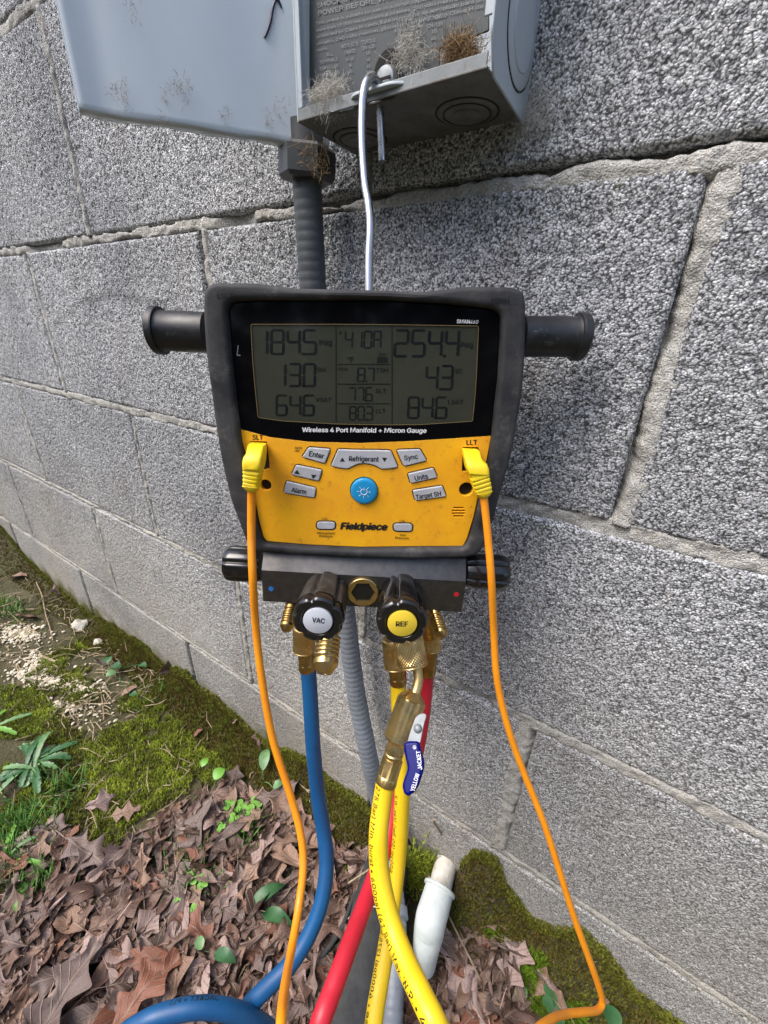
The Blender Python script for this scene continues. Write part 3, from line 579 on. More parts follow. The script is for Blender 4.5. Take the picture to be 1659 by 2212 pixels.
# low litter: everything too small or too buried to pick apart
LV, LF, LU, LG, base = [], [], [], [], 0
def rotm(rz, rx, ry): return np.array((Matrix.Rotation(rz, 3, 'Z') @ Matrix.Rotation(rx, 3, 'X') @ Matrix.Rotation(ry, 3, 'Y')))
cnt = 0
while cnt < 2100:
    px = random.uniform(-330, 1250); py = random.uniform(1690, 2420)
    if not inpoly(px, py, Z_LEAF): continue
    P = gpt(px, py)
    if P.y > -.03 or inpoly(px, py, Z_PIPE): continue
    v, f, uv = random.choice(LS); s = random.uniform(.010, .045); M_ = rotm(random.uniform(0, 6.28), random.gauss(0, .35), random.gauss(0, .35))
    vv = ((v*[random.uniform(.9, 1.7), random.uniform(.45, 1.1), 1]) @ M_.T)*s; vv[:, 2] -= vv[:, 2].mean(); vv += [P.x, P.y, P.z+random.uniform(.001, .016)]
    LV.append(vv); LF += [tuple(base+q for q in ff) for ff in f]; LU.append(uv); LG += [random.random()]*len(v); base += len(v); cnt += 1
LV = np.concatenate(LV); LU = np.concatenate(LU)
me = bpy.data.meshes.new('leaf_litter'); me.from_pydata(LV.tolist(), [], LF); ul = me.uv_layers.new(name='UVMap')
vi = np.zeros(len(me.loops), np.int32); me.loops.foreach_get('vertex_index', vi); ul.data.foreach_set('uv', LU[vi].astype(np.float32).ravel())
at = me.attributes.new('grain', 'FLOAT', 'POINT'); at.data.foreach_set('value', np.array(LG, np.float32))
lo = finish('leaf_litter', me, leafm, None, 180); lo['kind'] = 'stuff'; lo['label'] = 'bed of small broken brown leaf litter under the larger leaves'; lo['category'] = 'leaf litter'
LANDS = [('beside the left orange cable', 625, 2000, 60), ('right of the white pipe', 1010, 2080, 60), ('below the white pipe', 960, 2160, 50), ('just below the green moss patch', 380, 1790, 80), ('under the rosette weed at the left', 100, 1790, 90), ('beside the upper dark green seedling pair', 560, 1960, 60), ('near the clover sprigs', 510, 1800, 60), ('above the blue hose loop', 420, 2110, 80), ('left of the blue hose bend', 590, 1890, 60), ('between the blue hose and the foam pipe', 720, 1980, 60), ('at the left edge of the picture', 10, 1990, 90), ('in the bottom left corner', 70, 2180, 110), ('beside the small dark green leaf', 440, 2060, 60), ('below the big lobed grey oak leaf', 190, 1940, 70), ('left of the reddish oak leaf', 240, 2120, 70), ('in the middle of the leaf bed', 330, 1950, 70), ('along the right moss bank', 1120, 2120, 50), ('right of the blue hose top bend', 740, 1840, 50), ('left of the red hose foot', 650, 2190, 60), ('beside the big tan leaves left of centre', 270, 2000, 70)]
KIND = ['broad lobed oak leaf', 'slim lobed oak leaf', 'deeply lobed oak leaf', 'wavy lobed oak leaf', 'curled lobed oak leaf', 'oval leaf', 'narrow oval leaf', 'pointed oval leaf', 'jagged leaf', 'ragged wide leaf', 'short lobed oak leaf', 'twisted lobed oak leaf']
def autolabel(px, py, size, k, tone):
    w_ = min(LANDS, key=lambda q: math.hypot(px-q[1], py-q[2])/q[3])[0]
    return ('small ' if size < .038 else ('large ' if size > .062 else 'middle sized '))+tone+' '+KIND[k]+' '+w_
def put_leaf(px, py, size, k, rz, rx=0, ry=0, dz=.014, label=None, group='dead brown leaves strewn over the ground', tone=None):
    P = gpt(px, py); o = bpy.data.objects.new('fallen_leaf', LM[k]); COL.objects.link(o)
    o.location = (P.x, P.y, P.z+dz); o.rotation_euler = (rx, ry, rz); o.scale = (size,)*3
    tone = tone or random.choices(list(TONES), [22, 22, 10, 18, 12, 16])[0]; j_ = random.uniform(.88, 1.12); c_ = TONES[tone]; o.color = (c_[0]*j_, c_[1]*j_, c_[2]*j_, 1)
    if label is None and group: o.scale = (size*random.uniform(1.0, 1.35), size*random.uniform(.65, 1.05), size)
    o['label'] = label or autolabel(px, py, size, k, tone); o['category'] = 'leaf'
    if group: o['group'] = group
    return o
ld = {'group': None}
put_leaf(1015*.5, 1690, .040, 8, 2.2, .3, .1, .016, 'crumpled grey brown leaf on the moss right of the bright green patch', None, 'grey brown')
put_leaf(225, 1745, .042, 9, 1.1, .9, 0, .016, 'folded pinkish brown leaf standing upright beside the green rosette weed', None, 'pale pinkish')
put_leaf(272, 1765, .040, 11, .9, .5, 0, .012, 'narrow tan leaf lying alone on the moss above the leaf litter', None, 'tan')
put_leaf(368, 1450, .045, 7, 1.8, 1.2, 0, .014, 'thin curled brown leaf leaning against the mossy foot of the wall', None, 'brown')
put_leaf(190, 1855, .078, 2, .2, .1, 0, .022, 'large grey brown oak leaf with wide lobes below the rosette weed', None, 'grey brown')
put_leaf(325, 2165, .074, 0, 1.5, -.1, .1, .030, 'big reddish brown oak leaf with deep lobes above the blue hose loop', None, 'reddish brown')
put_leaf(150, 2180, .085, 1, 1.9, 0, .1, .028, 'long grey oak leaf at the bottom left corner of the litter', None, 'grey brown')
cnt = 0
while cnt < 285:
    px = random.uniform(-60, 1230); py = random.uniform(1715, 2330)
    if not inpoly(px, py, Z_LEAF): continue
    P = gpt(px, py)
    if P.y > -.045 or inpoly(px, py, Z_PIPE) or 640+(2212-py)*.5 < px < 880: continue
    big = random.random() < .45
    put_leaf(px, py, random.uniform(.048, .076) if big else random.uniform(.024, .052), random.choice([0, 1, 2, 3, 4, 10, 11, 0, 1, 3, 8, 9, 5, 6, 7]), random.uniform(0, 6.28), random.gauss(0, .24), random.gauss(0, .24), random.uniform(.006, .020)); cnt += 1
SCR = ['dead leaf scrap on the moss touching the left orange cable', 'tiny brown leaf scrap in the middle of the green moss', 'ragged leaf scrap on the moss between cable and blue hose', 'leaf scrap beside the crooked twig', 'dead leaf scrap left of the crooked twig', 'leaf scrap between the seedling and the wall foot', 'leaf scrap above the ivy like seedling', 'leaf scrap at the lower edge of the pale sand', 'brown leaf at the foot of the right moss bank', 'dead leaf beside the grey green clovers', 'dead leaf at the top left edge near the wall foot']
for px, py in [(1010, 1945), (1075, 2000), (1060, 1900), (1120, 2060), (1190, 2130), (1230, 2100), (1290, 2150), (1040, 2020)]:
    put_leaf(px, py, random.uniform(.022, .04), random.choice([3, 4, 7, 9, 10]), random.uniform(0, 6), random.gauss(0, .3), random.gauss(0, .3), .008)
for k, (px, py, s, kk_) in enumerate([(520, 1560, .028, 5), (430, 1590, .02, 6), (560, 1600, .03, 8), (130, 1280, .05, 9), (60, 1340, .05, 5), (280, 1500, .03, 7), (220, 1440, .03, 5), (100, 1630, .03, 9), (1110, 2080, .06, 1), (1180, 1240+900, .05, 3), (40, 1250, .05, 6)]):
    put_leaf(px, py, s, kk_, random.uniform(0, 6), random.gauss(0, .4), random.gauss(0, .4), .010, SCR[k], 'dead leaf scraps on the moss')
# straw, twigs and dry stems
sv, sf, b0 = [], [], 0
for _ in range(1300):
    if random.random() < .6:
        px = random.uniform(-40, 380); py = random.uniform(1220, 1640)
        if not inpoly(px, py, Z_SOIL): continue
    else: px = random.uniform(0, 1150); py = random.uniform(1500, 2300)
    P = gpt(px, py)
    if P.y > -.02: continue
    L_ = random.uniform(.010, .045); a = random.uniform(0, PI); dv = Vector((math.cos(a), math.sin(a), random.gauss(0, .12)))*L_; mid = P+dv*.5+Vector((random.gauss(0, .003), random.gauss(0, .003), .004))
    v, f = tube_vf(np.array([P+Vector((0, 0, .004)), mid+Vector((0, 0, .003)), P+dv+Vector((0, 0, .005))]), random.uniform(.0003, .0010), 4, False)
    sv.append(v); sf += [tuple(b0+q for q in ff) for ff in f]; b0 += len(v)
so_ = mesh('straw_litter', np.concatenate(sv), sf, straw); so_['kind'] = 'stuff'; so_['label'] = 'short dry straw and stem bits scattered on soil and moss'; so_['category'] = 'straw'
def gline(pts, dz=.006): return [gpt(x, y)+Vector((0, 0, dz)) for x, y in pts]
tag(tube('dry_twig', gline([(80, 1262), (92, 1290), (100, 1330), (108, 1355), (116, 1388)]), [.0014, .0016, .0014, .0012, .001], twig, seg=7), 'crooked pale twig lying on the soil by the mossy wall foot', 'twig')
tag(tube('dry_twig', gline([(20, 1325), (50, 1352), (84, 1372)]), .0011, twig, seg=6), 'thin straight twig pointing at the pale sand patch', 'twig')
tag(tube('dry_twig', gline([(88, 1420), (122, 1434)]), .0022, straw, seg=6), 'short thick yellowish stalk beside the pale sand patch', 'twig')
tag(tube('dry_twig', gline([(218, 1490), (224, 1530), (226, 1560)]), .0010, twig, seg=6), 'short upright grey twig left of the bright green moss', 'twig')
tag(tube('dead_stalk', [aty(872, 1785, -.012), W(905, 1850, .53), W(960, 1960, .49), W(1020, 2080, .46), gpt(1060, 2170)+Vector((0, 0, .004))], .0011, twig, seg=7), 'long thin dry stem leaning from the wall hole over the white pipe', 'stem')
tag(tube('dead_stalk', [aty(935, 1772, -.012), W(983, 1850, .53), W(1040, 1950, .50), W(1078, 2050, .47), W(1090, 2120, .455), gpt(1140, 2190)], .0013, twig, seg=7), 'long dry stem arching across the mossy corner right of the white pipe', 'stem')
tag(tube('dead_stalk', [W(880, 1790, .545), W(860, 1825, .53), W(820, 1862, .51), W(752, 1908, .50)], .0010, straw, seg=7), 'pale dry stem slanting behind the yellow hoses to the black foam pipe', 'stem')
# pale stones and sand crumbs
def rock(name, P, s, seed, mt, label=None, cat=None, group=None, flat=.6):
    bm = bmesh.new(); bmesh.ops.create_icosphere(bm, subdivisions=3, radius=1); r = random.Random(seed); o_ = Vector((r.uniform(0, 50),)*3)
    from mathutils import noise
    for v in bm.verts:
        d = 1+.45*noise.noise(v.co*1.3+o_)+.2*noise.noise(v.co*3.5+o_); v.co = Vector((v.co.x*s*d, v.co.y*s*d*.7, v.co.z*s*d*flat))+P
    me = bpy.data.meshes.new(name); bm.to_mesh(me); bm.free(); o = finish(name, me, mt, None, 50)
    if label: tag(o, label, cat, group)
    return o
rock('pale_stone', gpt(172, 1352), .022, 3, stonem, 'knobbly pale mortar lump lying on moss near the wall foot', 'stone')
rock('pale_stone', gpt(213, 1388), .013, 5, stonem, 'small pale stone just below the knobbly mortar lump', 'stone')
sandm = mat('pale_sand', (.70, .65, .54), (.50, .43, .31), 80, .9, bump=.7, bscale=500, bdist=.002)
sp, sfc, b0 = [], [], 0
bm = bmesh.new(); bmesh.ops.create_icosphere(bm, subdivisions=1, radius=1); iv = np.array([tuple(v.co) for v in bm.verts]); fi = [tuple(v.index for v in f.verts) for f in bm.faces]; bm.free()
for (cx0, cy0, rx, ry, cnt_) in [(45, 1372, 48, 20, 260), (85, 1440, 26, 26, 160), (105, 1478, 45, 14, 120), (165, 1488, 34, 12, 110), (68, 1462, 26, 14, 70), (140, 1530, 30, 20, 60), (195, 1510, 60, 60, 60), (30, 1440, 60, 50, 50)]:
    for _ in range(int(cnt_*1.7)):
        P = gpt(cx0+random.gauss(0, .55)*rx, cy0+random.gauss(0, .55)*ry); s = random.uniform(.0008, .0034)
        v = iv*(1+np.random.uniform(-.3, .3, (len(iv), 1)))*s*[1.3, 1.0, .6]; v = v @ rotm(random.uniform(0, 6), 0, 0).T + [P.x, P.y, P.z+.003]
        sp.append(v); sfc += [tuple(b0+q for q in f) for f in fi]; b0 += len(v)
o = mesh('sand_crumbs', np.concatenate(sp), sfc, sandm, smooth=None); o['kind'] = 'stuff'; o['label'] = 'pale sandy crumbs and mortar grit spilt on the mossy soil'; o['category'] = 'sand'
# ------------------------------------------------------------------ green plants
def greenmat(name, a, b_, sc=60):
    m = mat(name, a, b_, sc, .42, spec=.4, bump=.25, bscale=260, bdist=.001); return m
weedm = greenmat('weed_green', (.10, .20, .085), (.16, .29, .12)); weedd = greenmat('dark_leaf_green', (.03, .095, .035), (.05, .14, .05)); limem = greenmat('fresh_green', (.12, .30, .04), (.17, .36, .06)); grassm = greenmat('grass_green', (.06, .17, .025), (.13, .26, .05))
def blade_leaf(P, ang, L_, wd, mt, parent, tooth=0, rise=.25, name='leaf', droop=.9, ns=18):
    V, F = [], []; d = Vector((math.cos(ang), math.sin(ang), 0)); s = Vector((-d.y, d.x, 0))
    for i in range(ns+1):
        t = i/ns; w_ = (wd*(math.sin(PI*t**.8)**.8)+wd*.06) if not tooth else wd*(.12+1.25*t**1.2*(1-t**3)**.75)*(1+tooth*(((i % 3)-1)*.45))+.0004; z = rise*L_*(math.sin(PI*t*.75)-droop*t*t*.6)
        c = P+d*(L_*t)+Vector((0, 0, z))
        for u in (-1, 0, 1): V.append(c+s*(u*w_)+d*(abs(u)*tooth*.12*L_*((i % 3)/2))+Vector((0, 0, abs(u)*w_*.35)))
    for i in range(ns):
        for j in range(2): a = i*3+j; F.append((a, a+3, a+4, a+1))
    return mesh(name, V, F, mt, parent, 180)
def rosette(px, py, n, L_, wd, mt, label, tooth=.5, mats=None, spread=(0, 6.28)):
    P = gpt(px, py); t = things('rosette_weed', label, 'weed', P)
    for k in range(n):
        a = spread[0]+(spread[1]-spread[0])*k/n+random.gauss(0, .35); blade_leaf(P+Vector((random.gauss(0, .006), random.gauss(0, .006), .010)), a, L_*random.uniform(.45, 1.2), wd*random.uniform(.8, 1.15), (random.choice(mats) if mats else mt), t, tooth, random.uniform(.08, .28))
    return t
rosette(72, 1665, 21, .066, .0062, weedm, 'toothed grey green rosette weed on the moss at the left edge', .42, [weedm, weedm, weedd])
rosette(-30, 1590, 9, .075, .006, weedm, 'rosette weed with long leaves cut by the left edge above the other', .4, [weedm, limem])
rosette(30, 1870, 12, .05, .0028, grassm, 'narrow leaved green weed tuft at the left edge among the leaves', .1, [grassm, limem, weedm])
rosette(60, 1985, 7, .035, .0045, weedm, 'small green weed seedling in the leaf litter at the left edge', .1, [grassm, weedm])
def sprig(px, py, spec, label, name='broadleaf_seedling', cat='plant'):
    P = gpt(px, py); t = things(name, label, cat, P)
    for (dx, dy, L_, wd, a, mt, rise) in spec: 
        Q = gpt(px+dx, py+dy)+Vector((0, 0, .018)); blade_leaf(Q, a, L_, wd, mt, t, 0, rise)
        tube('stem', [P, (P+Q)/2+Vector((0, 0, .006)), Q], .0006, mt, t, seg=5, n=3)
    return t
sprig(548, 1955, [(-10, 30, .048, .0075, 1.15, weedd, .3), (20, 35, .042, .007, .3, weedd, .35)], 'pair of dark green pointed leaves poking from the leaf litter')
sprig(478, 2070, [(-10, 5, .028, .006, .3, weedd, .3), (-40, 0, .014, .005, 2.6, weedm, .2)], 'small dark green leaf alone in the litter left of the blue hose')
sprig(440, 1672, [(0, 0, .014, .006, 1.9, limem, .2)], 'tiny oval light green leaf on the moss, upper of two')
sprig(466, 1700, [(0, 0, .020, .009, 1.6, limem, .2)], 'round bright green leaf on the moss beside the crumpled leaf')
sprig(570, 1690, [(0, -10, .035, .008, 2.2, weedm, .3), (22, 28, .016, .006, 1.0, weedm, .3)], 'green pointed leaf right of the crumpled leaf at the wall foot')
sprig(246, 1455, [(0, 0, .020, .009, .5, weedd, .2), (-10, -8, .018, .008, 2.5, weedd, .2), (10, 12, .018, .009, 4.4, weedm, .2), (60, -5, .018, .006, .2, weedd, .2), (40, 60, .014, .006, .4, weedd, .2)], 'little ivy like seedling with dark green leaves near the sand patch')
sprig(1110, 2170, [(0, 0, .016, .006, 1.2, weedm, .2)], 'tiny green leaf in the litter right of the white pipe')
sprig(1302, 2185, [(0, 0, .020, .008, -1.0, weedd, .1)], 'green leaf under the bend of the right orange cable')
def clover(px, py, s, label, group=None, mt=None):
    P = gpt(px, py)+Vector((0, 0, .016)); t = things('clover_plant', label, 'clover', gpt(px, py), group)
    tube('stem', [gpt(px, py), P], .0005, grassm, t, seg=5, n=2)
    for k in range(3):
        a = k*2.09+random.uniform(0, 1); c = P+Vector((math.cos(a), math.sin(a), .15))*s*.55; V = [c]; rr = []
        for q in range(12):
            th = a+2*PI*q/12; r_ = s*.5*(1 if q else .72); V.append(c+Vector((math.cos(th)*r_, math.sin(th)*r_, .12*r_*math.cos(2*(th-a)))))
        mesh('leaflet', V, [(0, 1+q, 1+(q+1) % 12) for q in range(12)], mt or limem, t, 180)
CL = ['clover sprig just right of the middle of the cluster by the cable', 'second clover sprig from the right in the upper cluster', 'small clover sprig low in the upper cluster', 'largest clover sprig, rightmost of the upper cluster by the cable', 'leftmost clover sprig of the upper cluster', 'tiny clover sprig left below the upper cluster', 'clover sprig directly below the upper cluster', 'lowest right clover sprig of the upper cluster', 'left one of the paired clover sprigs amid the leaves', 'right one of the paired clover sprigs amid the leaves', 'lone clover sprig left below the paired ones', 'lone tiny clover sprig above the small dark green leaf']
for k, (px, py, s) in enumerate([(522, 1755, .010), (540, 1765, .008), (508, 1780, .008), (552, 1752, .012), (497, 1752, .009), (480, 1800, .007), (505, 1815, .008), (535, 1800, .009), (415, 1915, .010), (440, 1920, .010), (392, 1950, .007), (420, 1980, .007)]):
    clover(px, py, s, CL[k], 'clover sprigs in the leaf litter')
for k, (px, py, s) in enumerate([(1185, 2170, .012), (1205, 2200, .013)]):
    clover(px, py, s, ['upper grey green clover on the moss beside the right wall foot', 'lower grey green clover on the moss beside the right wall foot'][k], 'grey green clovers by the right wall foot', weedd)
gp = []
for (cx0, cy0, sx_, sy_, n_) in [(25, 1880, 60, 60, 300), (60, 1780, 60, 40, 130), (120, 1700, 60, 40, 60), (430, 1920, 60, 25, 50), (520, 1790, 40, 30, 40), (20, 1320, 40, 20, 60), (350, 1500, 60, 40, 20), (400, 1850, 100, 30, 20)]:
    for _ in range(n_):
        P = gpt(cx0+random.gauss(0, .6)*sx_, cy0+random.gauss(0, .6)*sy_)
        if P.y < -.02: gp.append(tuple(P))
grm = mossmat('grass_blade', (.05, .14, .025), (.09, .21, .04), (.17, .32, .07))
shoots('grass_blades', np.array(gp), .030, .0011, 2, grm, np.full(len(gp), .5), lean=.9, label='thin green grass blades growing through moss and leaves', cat='grass')
# bright feathery moss tufts at the right wall foot
tp = []
for (cx0, cy0, r_) in [(1160, 2090, 26), (1135, 2120, 22), (1240, 2195, 24), (1165, 2180, 30), (1195, 2230, 40), (1050, 2010, 14)]:
    for _ in range(230):
        P = gpt(cx0+random.gauss(0, .5)*r_, cy0+random.gauss(0, .5)*r_); tp.append((P.x, P.y, P.z+.003))
shoots('feather_moss', np.array(tp), .011, .0008, 3, mossmat('bright_moss', (.10, .17, .015), (.18, .29, .02), (.30, .42, .05)), np.full(len(tp), .5), label='bright yellow green feathery moss tufts at the right wall foot', cat='moss')
tp = [tuple(W(random.gauss(905, 22), random.gauss(1885, 22), .52)) for _ in range(500)]
shoots('pipe_moss', np.array(tp), .010, .0008, 3, mossm, np.full(len(tp), .7), label='green moss clump growing beside the old white pipe', cat='moss')
# ------------------------------------------------------------------ pipes at the wall foot
t = things('drain_pipe', 'white plastic drain pipe with elbow coming out of the wall foot', 'pipe', gpt(915, 2100))
A0, A1 = aty(978, 1812, .03), W(935, 1975, .475)
tube('old_pipe', [A0, (A0+A1)/2, A1], .0135, pvco, t, seg=28, n=10)
E0, E1, E2, E3 = W(950, 1918, .475), W(931, 1985, .455), W(921, 2040, .452), W(915, 2084, .458)
tube('elbow', [E0, (E0+E1)/2, E1, (E1+E2)/2, E2, E3], [.0162, .0167, .0170, .0165, .0150, .0128], pvc, t, seg=32, n=8); lathe('hub_rim', E0+(E0-E1).normalized()*.001, E0+(E1-E0)*.10, [(0, .0150), (0.02, .0178), (.2, .0184), (.8, .0184), (1, .0174)], pvc, t, seg=36)
t = things('insulated_pipe', 'black foam insulated refrigerant pipe running from the wall foot under the hoses', 'pipe', gpt(780, 2100))
tube('foam_sleeve', [aty(870, 1760, .05), W(850, 1830, .55), W(815, 1950, .50), W(790, 2080, .455), W(765, 2230, .42), W(720, 2420, .40), Vector((-.16, -.62, -.71))], [.028, .028, .028, .029, .03, .03, .03], foam, t, seg=32, n=8)
ringP = [W(740+8*k, 1930-6*k, .47) for k in range(3)]
tag(tube('thin_wire', [W(838, 1962, .455), W(795, 1958, .465), W(770, 1965, .475), W(752, 1985, .49)], .0006, webm, seg=6), 'thin pale thread looped over the black foam pipe', 'thread')
tag(tube('black_cable', [W(770, 1925, .52), W(735, 2010, .49), W(700, 2060, .475), W(660, 2105, .465), W(630, 2150, .462), W(600, 2215, .46), gpt(560, 2330)], .0026, foam, seg=12), 'thin black cable running down beside the foam pipe into the leaves', 'cable')
# flexible conduit down the wall
t = things('flexible_conduit', 'grey ribbed flexible conduit running down the wall behind the gauge', 'conduit', (-.25, -.03, .02))
cp = [aty(660, 330, -.028), aty(668, 480, -.028), aty(682, 700, -.028), aty(712, 1050, -.028), aty(748, 1340, -.028), aty(770, 1500, -.030), aty(800, 1650, -.036), W(824, 1760, .515), W(846, 1880, .49), W(858, 1990, .455), W(852, 2120, .42), W(846, 2230, .40), W(838, 2400, .385), Vector((-.10, -.62, -.70))]
P = spline(cp, 60)
L_ = np.concatenate([[0], np.cumsum(np.linalg.norm(np.diff(P, axis=0), axis=1))]); nn = int(L_[-1]/.0011); s = np.linspace(0, L_[-1], nn); P = np.stack([np.interp(s, L_, P[:, i]) for i in range(3)], 1)
ic = int(np.argmin(np.abs(s-.33)))
rr = .0100+.00055*np.abs(np.sin(PI*s/.0062))**.6-.0002
P_a, P_b = P[:ic+1], P[ic:]
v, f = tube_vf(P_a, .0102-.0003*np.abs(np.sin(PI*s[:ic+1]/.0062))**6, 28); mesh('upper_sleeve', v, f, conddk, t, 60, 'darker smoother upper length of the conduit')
v, f = tube_vf(P_b, rr[ic:], 28); mesh('ribbed_sleeve', v, f, condm, t, 60)
lathe('coupling', W(856, 1962, .462), W(858, 1990, .452), [(0, .0108), (.1, .0125), (.9, .0125), (1, .0108)], condm, t)
c0, c1 = aty(663, 318, -.028), aty(663, 392, -.028)
hexf = lambda k, th, t_: 1/math.cos((th % (PI/3))-PI/6)
lathe('nut', c0, c1, [(0, .012), (.02, .0155), (.12, .017), (.35, .017), (.88, .017), (1, .0150)], nutm, t, seg=36, rf=hexf, smooth=25)
lathe('gland', c0+Vector((0, 0, .012)), c0, [(0, .013), (1, .013)], nutm, t)
# ------------------------------------------------------------------ disconnect box on the wall
BX0, BX1, BY, BZ, BT = -.2215, -.1015, -.058, .0270, .235
box = things('disconnect_box', 'grey metal electrical disconnect box on the wall with its cover swung open', 'electrical box', (BX0, 0, BZ))
fB = Frame((0, BY, 0), (1, 0, 0), (0, -1, 0)); fBot = Frame((0, 0, BZ), (1, 0, 0), (0, 0, -1)); fS = Frame((BX1, 0, 0), (0, 1, 0), (1, 0, 0))
TH = .0013
def boxpiece(name, fr, pts, z0, z1, mt, parent, bev=.0004, **k): return plate(name, fr, [pts], z0, z1, bev, mt, parent, **k)
# side wall (right), bottom, left, top, back
boxpiece('side_panel', fS, rounded([(-.0005, BZ-.003), (-.0005, BT), (BY-.001, BT), (BY-.001, BZ+.012), (BY+.006, BZ-.001)], .002), -TH, 0, boxm, box)
boxpiece('side_panel', Frame((BX0, 0, 0), (0, -1, 0), (-1, 0, 0)), [(0, BZ), (-BY, BZ), (-BY, BT), (0, BT)], -TH, 0, boxm, box)
# bottom outline in x / y(=-world y in this frame)
bt = [(BX0, 0), (BX1-TH*1.2, 0), (BX1-TH*1.2, -BY), (BX0+.070, -BY), (BX0+.066, -BY-.004), (BX0+.030, -BY-.004), (BX0+.026, -BY), (BX0, -BY)]
def fb(x, y): p = Vector((x, -y, 0)); return (p.x-fBot.O.x)*fBot.X.x, (p.y)*fBot.Y.y
boxpiece('bottom_panel', fBot, [fb(*q) for q in bt], -TH, 0, grimy_shaded, box)
boxpiece('top_panel', Frame((0, 0, BT), (1, 0, 0), (0, 0, 1)), [(BX0, 0), (BX1, 0), (BX1, BY), (BX0, BY)], 0, TH, boxm, box)
boxpiece('back_panel', Frame((0, -.003, 0), (1, 0, 0), (0, -1, 0)), [(BX0+TH, BZ+TH), (BX1-TH, BZ+TH), (BX1-TH, BT), (BX0+TH, BT)], 0, TH, boxm, box)
# knockouts
def knock(fr, c, radii, h=.0009):
    o = None
    for k, r_ in enumerate(radii):
        o = lathe('knockout', fr.P(*c, -.0002), fr.P(*c, h*(1+.55*k)), [(0, r_), (.55, r_), (1, r_*.95)], boxm if fr is fS else grimy_shaded, box, seg=40, smooth=30, up=fr.X)
cb1 = fBot.L(1009, 243); cb2 = fBot.L(778, 300)
for c in (cb1, cb2):
    knock(fBot, c, [.0165, .0125, .0085])
    plate('knockout_groove', fBot, [circ(c, .0176, 40), circ(c, .0168, 40)], 0, .0003, .0001, dark, box); plate('knockout_groove', fBot, [circ(c, .0134, 40), circ(c, .0128, 40)], .0009, .00125, .0001, dark, box)
cs = fS.L(1128, 70)
knock(fS, cs, [.0205, .0150])
plate('knockout_groove', fS, [circ(cs, .0215, 48), circ(cs, .0208, 48)], 0, .0003, .0001, dark, box)
# dead front panel with raised lettering
DY = .0085; fD = Frame((0, BY+DY, 0), (1, 0, 0), (0, -1, 0))
def dpx(pts): return [fD.L(*q) for q in pts]
dp = dpx([(668, -80), (668, 196), (706, 190), (739, 186), (742, 226), (948, 168), (949, 105), (985, 92), (1056, 66), (1056, -80)])
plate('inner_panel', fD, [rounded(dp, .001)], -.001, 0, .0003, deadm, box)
lip = [fB.L(655, 252), fB.L(1046, 155)]
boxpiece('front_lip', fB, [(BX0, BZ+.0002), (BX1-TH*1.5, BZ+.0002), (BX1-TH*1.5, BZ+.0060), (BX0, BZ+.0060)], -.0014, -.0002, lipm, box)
boxpiece('front_flange', fB, [(BX0, BZ+.006), (BX0+.0045, BZ+.006), (BX0+.0045, BT), (BX0, BT)], -.0016, -.0002, boxm, box)
boxpiece('front_flange', fB, [(BX1-.0055, BZ+.018), (BX1-TH, BZ+.018), (BX1-TH, BT), (BX1-.0055, BT)], -.0016, -.0004, boxm, box)
cx1 = fD.L(838, 178)
plate('screw_recess', fD, [[(cx1[0]+.0098*math.cos(a), cx1[1]+.0005+.0125*math.sin(a)) for a in np.linspace(-.35, PI+.35, 20)]], .0002, .0008, .0003, dark, box)
sc_ = lathe('screw', fD.P(*cx1, .0005), fD.P(*cx1, .0045), [(0, .0062), (.5, .0062), (.8, .0055), (1, .003)], zinc, box, seg=24)
plate('screw_slot', fD, [[(cx1[0]-.0045, cx1[1]-.0006), (cx1[0]+.0045, cx1[1]-.0006), (cx1[0]+.0045, cx1[1]+.0006), (cx1[0]-.0045, cx1[1]+.0006)]], .0044, .0047, .0001, dark, sc_)
# hasp tab the hook hangs through
tc0 = WD(831, 212, .2945); fT = Frame(tc0, (1, 0, 0), (0.0, .10, 1)); 
tabp = rounded([(-.0205, -.004), (-.015, -.0095), (.010, -.0100), (.019, -.006), (.0195, .002), (.012, .009), (-.012, .009), (-.020, .003)], .005)
plate('hasp_tab', fT, [tabp, circ((-.005, -.002), .0045, 20)], -.0007, .0007, .0003, boxm, box)
